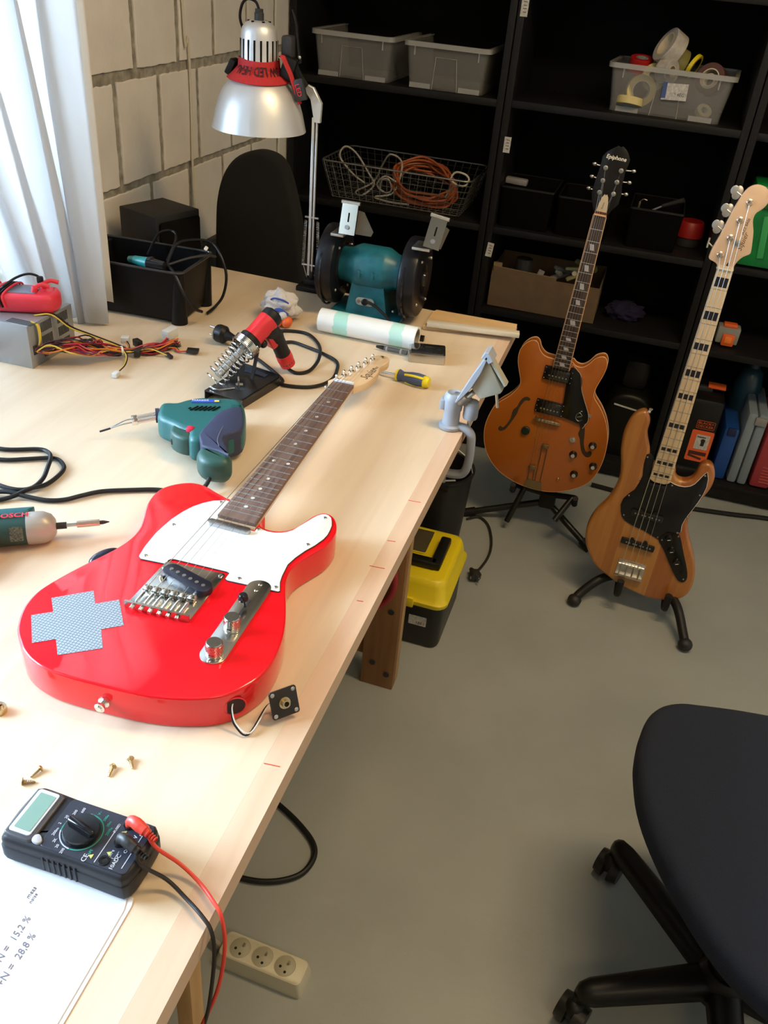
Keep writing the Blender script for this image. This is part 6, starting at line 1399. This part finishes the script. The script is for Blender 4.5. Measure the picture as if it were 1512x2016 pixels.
for x, y in ((.0372, -.0205), (.0400, .0000), (.0385, .0190)):
    MB().lathe([(.0030, .0010), (.0050, .0010), (.0054, 0), (.0054, -.001), (.0030, -.001)], (x, y, .0336), seg=20, closed=True).build('jack_socket', blkg, MM)
MB().cyl((.0372, -.0205, .0334), (.0372, -.0205, .0339), .0018, seg=12).build('socket_hole', mat('hole dull', (.004, .004, .004), .9), MM)
def lead(col, name, label, j, pts):
    t = thing('test_lead', label, 'test lead', (-.3605 + j[0], .408 + j[1], .9016 + .034))
    o_ = Vector(t.location)
    m = MB().cyl((0, 0, -.012), (0, 0, .006), .0034, seg=12)
    m.tube([(0, 0, .003), (.006, -.001, .0095), (.016, -.004, .0088), (.024, -.006, .0070)], [.0036, .0052, .0056, .0052, .0040], seg=14, flat=1.15)
    m.build('plug', col, t)
    p0 = Vector((.022, -.0055, .0072)); dd = Vector((.9, -.22, -.2)).normalized()
    if len(pts): pass
    m = MB()
    for k in range(4): m.lathe([(.0020, -.0010), (.0038 - k * .0003, 0), (.0020, .0010)], p0 + dd * (.002 + k * .0028), dd, seg=12)
    m.build('strain_relief', col, t)
    MB().tube([p0] + [Vector(p) - o_ for p in pts], .0019, seg=9).build('lead_cable', col, t)
    return t
redw = mat('red lead', (.75, .06, .035), .42); blkw = mat('black lead', (.016, .013, .012), .45)
lead(redw, 'r', 'red test lead running from the meter over the bench edge to the floor side', (.0385, .0190), [(-.290, .4185, .930), (-.268, .4215, .912), (-.245, .4145, .9055), (-.225, .402, .9060), (-.2130, .394, .9000), (-.2060, .385, .870), (-.2080, .372, .82), (-.222, .360, .76), (-.232, .352, .70), (-.228, .345, .62), (-.225, .34, .50)])
lead(blkw, 'b', 'black test lead running from the meter over the bench edge beside the red one', (.0400, .0000), [(-.295, .3985, .930), (-.272, .4035, .912), (-.250, .397, .9055), (-.228, .386, .9065), (-.2150, .379, .8990), (-.2100, .372, .87), (-.2140, .365, .80), (-.222, .360, .74), (-.220, .352, .68), (-.215, .345, .60), (-.213, .34, .48)])
pp = thing('paper_sheet', 'upper sheet of white paper with handwritten percentages under the meter', 'paper', (-.365, .30, .9008))
MB().slab([(-.115, -.12), (.0735, -.11), (.0690, .070), (.0660, .0795), (-.035, .0800), (-.115, .083)], .0006, 0.0002).build('sheet', paper, pp, smooth=0)
for s, x, y, sz in (('THD+N =  28,8 %', .0100, -.008, .0090), ('T+N =  15,2 %', -.0035, .010, .0090), ('meas', -.016, .056, .006), ('noise', -.011, .052, .005)):
    text('handwriting', s, sz, pencil, pp, (x, y, .0008), (0, 0, PI / 2 + .02), sx=.95, shear=.15)
pp2 = thing('paper_sheet', 'lower white paper sheet showing as a thin rim beyond the upper one', 'paper', (-.362, .30, .9001))
MB().slab([(-.115, -.12), (.0745, -.11), (.0700, .076), (.0675, .0835), (-.035, .0870), (-.115, .089)], .0006, 0).build('sheet', paper, pp2, smooth=0)

# ------------------------------------------------------------------ vice at the bench edge
VC = thing('bench_vice', 'grey clamp-on swivel vice fixed to the right edge of bench', 'vice', (-.248, 1.400, .9))
vm_ = mat('vice grey paint', (.33, .36, .41), .38)
MB().lathe([(0, 0), (.0205, 0), (.0215, .002), (.0215, .006), (.0165, .009), (.0155, .012), (.0152, .034), (.0170, .037), (.0180, .058), (.0165, .066), (.0130, .070), (.0090, .068), (0, .066)], (0, 0, .001), seg=32).build('base_post', vm_, VC)
MB().box((-.018, -.002, .047), (.010, .020, .020), bev=.002).build('post_lug', vm_, VC)
m = MB().tube([(.006, 0, .004), (.026, 0, .004), (.040, .0, -.006), (.0435, 0, -.028), (.0435, 0, -.068), (.036, 0, -.090), (.016, 0, -.096), (.0, 0, -.095)], .0098, seg=14, flat=.85)
m.build('c_frame', vm_, VC)
MB().cyl((.002, 0, -.118), (.002, 0, -.032), .0038, seg=14).build('clamp_screw', steel, VC)
MB().cyl((.002, 0, -.034), (.002, 0, -.0292), .009, seg=16).build('clamp_pad', vm_, VC)
MB().cyl((-.020, -.006, -.118), (.024, .006, -.112), .0022, seg=10).build('tommy_bar', steel, VC)
MB().lathe([(0, 0), (.0125, 0), (.0140, .004), (.0140, .026), (.0120, .034), (.006, .037), (0, .037)], (.033, .006, .024), seg=24).build('locking_knob', vm_, VC)
MB().cyl((.033, .006, .004), (.033, .006, .026), .0035, seg=10).build('knob_bolt', chrome, VC)
MB().tube([(.002, 0, .060), (.014, -.004, .062), (.024, -.006, .074)], [.012, .0125, .0115], seg=14).build('swivel_arm', mat('bare cast', (.30, .29, .27), .4, .6), VC)
MB().cyl((.020, -.012, .066), (.040, .010, .084), .0052, seg=14).build('guide_rod', chrome, VC)
# jaws: two bent plates; outline drawn in the plane facing the camera, with depth along y
Mj = Matrix.Translation((0, 0, 0)) @ Euler((PI / 2, 0, 0)).to_matrix().to_4x4()
j1 = [(.030, .092), (.046, .134), (.0505, .150), (.0885, .112), (.0885, .104), (.050, .086)]
MB().slab([(.0300, .0900), (.0500, .1460), (.0560, .1420), (.0850, .0960), (.0820, .0900), (.0470, .0720)], .010, -.016, rt=.002, rb=.002, n=2, m=Mj).build('fixed_jaw', mat('vice beige grey', (.36, .35, .28), .45), VC)
MB().slab([(.0060, .0620), (.0300, .1180), (.0480, .1560), (.0520, .1540), (.0440, .1230), (.0300, .0900), (.0080, .0580)], .018, -.018, rt=.001, rb=.001, n=1, m=Mj).build('jaw_side', vm_, VC)
MB().slab([(.0540, .1450), (.0590, .1490), (.0910, .1080), (.0870, .1040)], .010, -.010, rt=.0015, rb=.0015, n=1, m=Mj).build('jaw_plate', MATS['vice beige grey'], VC)
MB().slab([(.0400, .1520), (.0460, .1640), (.0520, .1640), (.0620, .1500), (.0550, .1440), (.0480, .1500)], .018, -.018, rt=.001, rb=.001, n=1, m=Mj).build('jaw_plate', vm_, VC)
MB().cyl((.074, 0, .088), (.080, .002, .058), .0026, seg=10).build('spindle', chromed, VC)

# ------------------------------------------------------------------ below and beyond the bench
TB = thing('toolbox', 'black toolbox with yellow lid and black handle behind the bench leg', 'toolbox', (-.375, 1.925, 0))
MB().slab(rrect(.212, .265, .025, 4), .155, .0, rt=.001, rb=.01, n=2).build('body', mat('toolbox black', (.010, .010, .010), .4), TB)
MB().slab(rrect(.190, .24, .02, 4), .02, .0, rt=.001, n=1).build('foot', MATS['toolbox black'], TB)
m = MB()
def rqy(w_, d_, z, r): return [m.bm.verts.new((p[0], p[1], z)) for p in rrect(w_, d_, r, 5)]
R6 = [rqy(.226, .285, .148, .03), rqy(.232, .290, .152, .03), rqy(.232, .290, .162, .03), rqy(.218, .272, .170, .028), rqy(.206, .255, .208, .03), rqy(.196, .243, .222, .028), rqy(.18, .225, .226, .024)]
for a, c in zip(R6, R6[1:]):
    for i in range(len(a)): j = (i + 1) % len(a); m.bm.faces.new((a[i], a[j], c[j], c[i]))
m.bm.faces.new(R6[0]); m.bm.faces.new(R6[-1]); lid = m.build('lid', yellow, TB, smooth=45)
MB().box((-.035, .045, .227), (.10, .11, .006), bev=.002).build('organiser_window', new_glassy('smoky window', (.10, .09, .07, 1), .5, .6), lid)
MB().tube([(p[0] - .035, p[1] + .045, .229) for p in rrect(.104, .114, .006, 2)], .0022, closed=True, smooth=False).build('window_frame', yellow, lid)
m = MB().box((-.01, -.062, .238), (.145, .030, .024), bev=.006).box((.058, -.005, .238), (.030, .140, .024), bev=.006)
m.build('handle', blk, TB)
MB().box((.012, -.1475, .160), (.030, .010, .030), bev=.002).build('latch', yellow, TB)
MB().slab(rrect(.050, .032, .001, 1), .0008, 0, m=Matrix.Translation((.042, -.1330, .090)) @ Euler((PI / 2, 0, 0)).to_matrix().to_4x4()).build('price_label', lblm, TB)
text('lettering', '1BE1', .013, mat('label ink', (.10, .03, .03), .6), TB, (.050, -.1340, .082), (PI / 2, 0, 0))
bc = thing('bucket', 'black bucket with wire bail standing behind the yellow toolbox', 'bucket', (-.415, 2.26, 0))
MB().lathe([(0, 0), (.088, 0), (.105, .30), (.110, .305), (.110, .312), (.100, .312), (.086, .01), (0, .01)], seg=40).build('pail', mat('bucket black', (.012, .012, .014), .4), bc)
MB().box((.03, -.104, .300), (.05, .016, .016), bev=.003).build('ear', blk, bc)
MB().tube([(-.107, 0, .30), (-.08, .0, .36), (0, .0, .395), (.08, 0, .36), (.107, 0, .30)], .0022, seg=7).build('bail', steel, bc)
PC = thing('extension_lead', 'black power cord with plug lying on the floor near the toolbox', 'cable', (0, 0, 0))
MB().tube([(-.335, 2.47, .006), (-.30, 2.50, .006), (-.262, 2.47, .006), (-.235, 2.40, .006), (-.222, 2.33, .006), (-.222, 2.27, .006), (-.232, 2.21, .008), (-.238, 2.185, .014)], .0042, seg=9).build('cord', mat('cord brown black', (.022, .018, .014), .5), PC)
euro_plug(PC, (-.238, 2.150, .0205), (.55, -.80, .02), MATS['cord brown black'])
hp = thing('hoop', 'red plastic hoop hanging against the dark bench leg', 'hoop', (-.447, 1.584, .362))
MB().tube([(.086 * math.cos(2 * PI * k / 24), 0, .100 * math.sin(2 * PI * k / 24)) for k in range(24)], .0085, closed=True, seg=12, sub=2).build('ring', mat('dull red plastic', (.33, .02, .025), .4), hp)
MB().cyl((0, .015, .094), (0, -.010, .094), .003, seg=10).build('hook', steel, hp)
cable('floor_cable', [(-1.15, 1.30, .007), (-.85, 1.24, .007), (-.62, 1.20, .007), (-.54, 1.185, .007), (-.478, 1.161, .007), (-.415, 1.130, .007), (-.366, 1.095, .007), (-.350, 1.060, .007), (-.362, 1.015, .007), (-.405, .982, .007), (-.460, .966, .007), (-.54, .965, .007), (-.66, .98, .007), (-.90, 1.03, .007), (-1.15, 1.02, .007)], .0062, rubber, 'thick black cable looping out from under the bench onto the floor', seg=10)
PW = thing('power_strip', 'cream three-socket power strip on the floor under the bench edge', 'power strip', (-.355, .812, 0), (0, 0, math.radians(-2)))
m = MB(); 
def prt(w_, d_, z, r=.006): return [m.bm.verts.new((p[0], p[1], z)) for p in rrect(w_, d_, r, 3)]
R7 = [prt(.176, .056, .0), prt(.176, .056, .012), prt(.166, .050, .038, .010), prt(.160, .046, .040, .008)]
for a, c in zip(R7, R7[1:]):
    for i in range(len(a)): j = (i + 1) % len(a); m.bm.faces.new((a[i], a[j], c[j], c[i]))
m.bm.faces.new(R7[0]); m.bm.faces.new(R7[-1]); m.build('housing', mat('cream plastic', (.56, .53, .40), .42), PW)
for k in range(3):
    x = -.048 + k * .046
    so = MB().lathe([(.0195, .0402), (.0200, .0408), (.0205, .0402), (.0203, .0398)], (x, 0, 0), seg=36).build('socket', mat('cream socket rim', (.50, .47, .36), .42), PW)
    MB().lathe([(0, .0404), (.0188, .0404), (.0194, .0400)], (x, 0, 0), seg=32).build('socket_face', mat('socket recess', (.36, .34, .25), .5), so)
    for (dx_, dy_) in ((-.0075, -.004), (.0045, -.0110)): MB().cyl((x + dx_, dy_, .0400), (x + dx_, dy_, .0410), .0026, seg=12).build('socket_hole', mat('socket hole', (.008, .007, .006), .8), so)
    MB().cyl((x + .006, .006, .038), (x + .006, .006, .0470), .0022, seg=12).build('earth_pin', steel, so)
MB().tube([(-.088, 0, .018), (-.105, .004, .018), (-.13, .01, .010), (-.20, .03, .006), (-.32, .05, .006)], .0050, seg=9).build('strip_cable', mat('grey white cable', (.40, .38, .32), .5), PW)

# ------------------------------------------------------------------ office chairs
fabric = mat('navy fabric', (.009, .014, .028), .95, noise=.25, nscale=400, bump=.4, bscale=700)
fab2 = mat('black fabric', (.005, .005, .0045), .95, noise=.2, nscale=300)
CH = thing('office_chair', 'dark blue upholstered swivel chair at the right with black star base', 'office chair', (.462, 1.030, 0))
K = lambda x, y, z: (x - .462, y - 1.030, z)
ends = [(.258, 1.262), (.218, .925), (.488, .735), (.752, .965), (.617, 1.285)]
for i, (x, y) in enumerate(ends):
    hub = Vector(K(.462, 1.030, .098)); e = Vector(K(x, y, .092)); d_ = (e - hub); d_.z = 0; l = d_.length; d_.normalize(); s_ = Vector((-d_.y, d_.x, 0))
    m = MB(); rings = []
    for t in (0, .08, .5, .9, .97, 1.0):
        wd_ = lerp(.030, .021, t) * (1 if t < .95 else (.8 if t < .99 else .45)); zt_ = lerp(.125, .104, t) - (0 if t < .95 else (.003 if t < .99 else .010)); zb_ = lerp(.082, .068, t)
        p = hub + d_ * l * t * 1.03
        rings.append([m.bm.verts.new((p + s_ * wd_ * c_)[:2] + (z_,)) for c_, z_ in ((-.55, zt_), (.55, zt_), (1, zt_ - .012), (1.05, zb_ + .004), (.9, zb_), (-.9, zb_), (-1.05, zb_ + .004), (-1, zt_ - .012))])
    for a, c in zip(rings, rings[1:]):
        for k in range(8): m.bm.faces.new((a[k], a[(k + 1) % 8], c[(k + 1) % 8], c[k]))
    m.bm.faces.new(rings[0]); m.bm.faces.new(rings[-1])
    m.build('base_arm', blk, CH, smooth=50)
    cw_ = thing_off = e + d_ * .004
    side_ = s_ * (.018)
    c0 = Vector((cw_.x, cw_.y, .030)) + d_ * (-.006) + Vector((-.006, -.010, 0))
    ca = MB()
    for sg in (-1, 1): ca.cyl(c0 + Vector((sg * .006, -sg * .004, 0)) * 1.0, c0 + Vector((sg * .024, -sg * .012, 0)), .030, .026, seg=24)
    co = ca.build('caster', mat('caster black', (.012, .012, .012), .4), CH)
    MB().sph(c0 + Vector((0, 0, .012)), .027, (.8, .8, .9), u=16, v=10).cyl(c0 + Vector((0, 0, .02)), Vector((cw_.x, cw_.y, .075)), .008, seg=10).build('caster_hood', blk, co)
MB().lathe([(0, .060), (.046, .066), (.050, .085), (.046, .122), (.036, .136), (0, .138)], seg=28).build('hub', blk, CH)
MB().lathe([(.030, .13), (.030, .24), (.024, .25), (.024, .33), (.014, .335), (.014, .40), (0, .40)], seg=24).build('gas_column', blk, CH)
so_ = [(.214, 1.125), (.2125, 1.165), (.217, 1.22), (.2285, 1.265), (.250, 1.298), (.280, 1.318), (.315, 1.328), (.40, 1.345), (.50, 1.355), (.60, 1.350), (.68, 1.32), (.72, 1.25), (.73, 1.12), (.72, .95), (.66, .80), (.56, .745), (.46, .752), (.392, .785), (.340, .835), (.292, .905), (.250, .985), (.225, 1.055)]
so_ = [(x - .462, y - 1.030) for x, y in so_]
MB().slab(smooth2(so_, 4), .478, .425, rt=.022, rb=.010, n=6).build('seat', fabric, CH, smooth=70)
MB().slab([(p[0] * .9 + .002, p[1] * .9 + .002) for p in smooth2(so_, 3)], .427, .402, rb=.012, n=3).build('seat_shell', blk, CH)
MB().box((0, 0, .395), (.16, .20, .03), bev=.008).build('seat_plate', blk, CH)
MB().tube([(.10, 0, .40), (.27, -.01, .39), (.33, -.01, .45), (.335, -.01, .62)], .018, seg=12, flat=.5).build('back_stay', blk, CH)
MB().slab(rrect(.42, .46, .10, 8), .03, -.03, rt=.02, rb=.02, n=4, m=Matrix.Translation((.34, -.01, .80)) @ Euler((PI / 2, 0, PI / 2)).to_matrix().to_4x4()).build('backrest', fabric, CH, smooth=60)

C2 = thing('office_chair', 'black office chair backrest rising behind the bench by the block wall', 'office chair', (-.985, 2.24, 0))
bk_o = [(-.123, -.35), (-.124, -.16), (-.120, -.09), (-.103, -.03), (-.070, .015), (-.020, .040), (.020, .043), (.055, .030), (.080, -.005), (.102, -.065), (.122, -.14), (.150, -.30), (.155, -.40), (-.118, -.40)]
MB().slab(smooth2(bk_o, 4), .030, -.030, rt=.018, rb=.018, n=4, m=Matrix.Translation((-.002, -.03, 1.113)) @ Euler((PI / 2 - .08, 0, 0)).to_matrix().to_4x4()).build('backrest', fab2, C2, smooth=60)
MB().tube([(.02, .01, .80), (.02, .06, .60), (.02, .06, .50), (.02, .15, .44)], .02, seg=12, flat=.5).build('back_stay', blk, C2)
MB().slab(rrect(.44, .42, .10, 8, .02, .28), .50, .43, rt=.02, rb=.01, n=4).build('seat', fab2, C2)
MB().cyl((.02, .26, .10), (.02, .26, .43), .025, seg=18).build('gas_column', blk, C2)
m = MB()
for k in range(5):
    a = 2 * PI * k / 5 + .3; m.tube([(.02, .26, .10), (.02 + .14 * math.cos(a), .26 + .14 * math.sin(a), .095), (.02 + .27 * math.cos(a), .26 + .27 * math.sin(a), .075)], .020, seg=10)
m.build('star_base', blk, C2)
for k in range(5):
    a = 2 * PI * k / 5 + .3; MB().cyl((.0 + .27 * math.cos(a), .26 + .27 * math.sin(a), .028), (.04 + .27 * math.cos(a), .26 + .27 * math.sin(a), .028), .028, seg=18).build('caster', blk, C2)
bpy.context.view_layer.update()
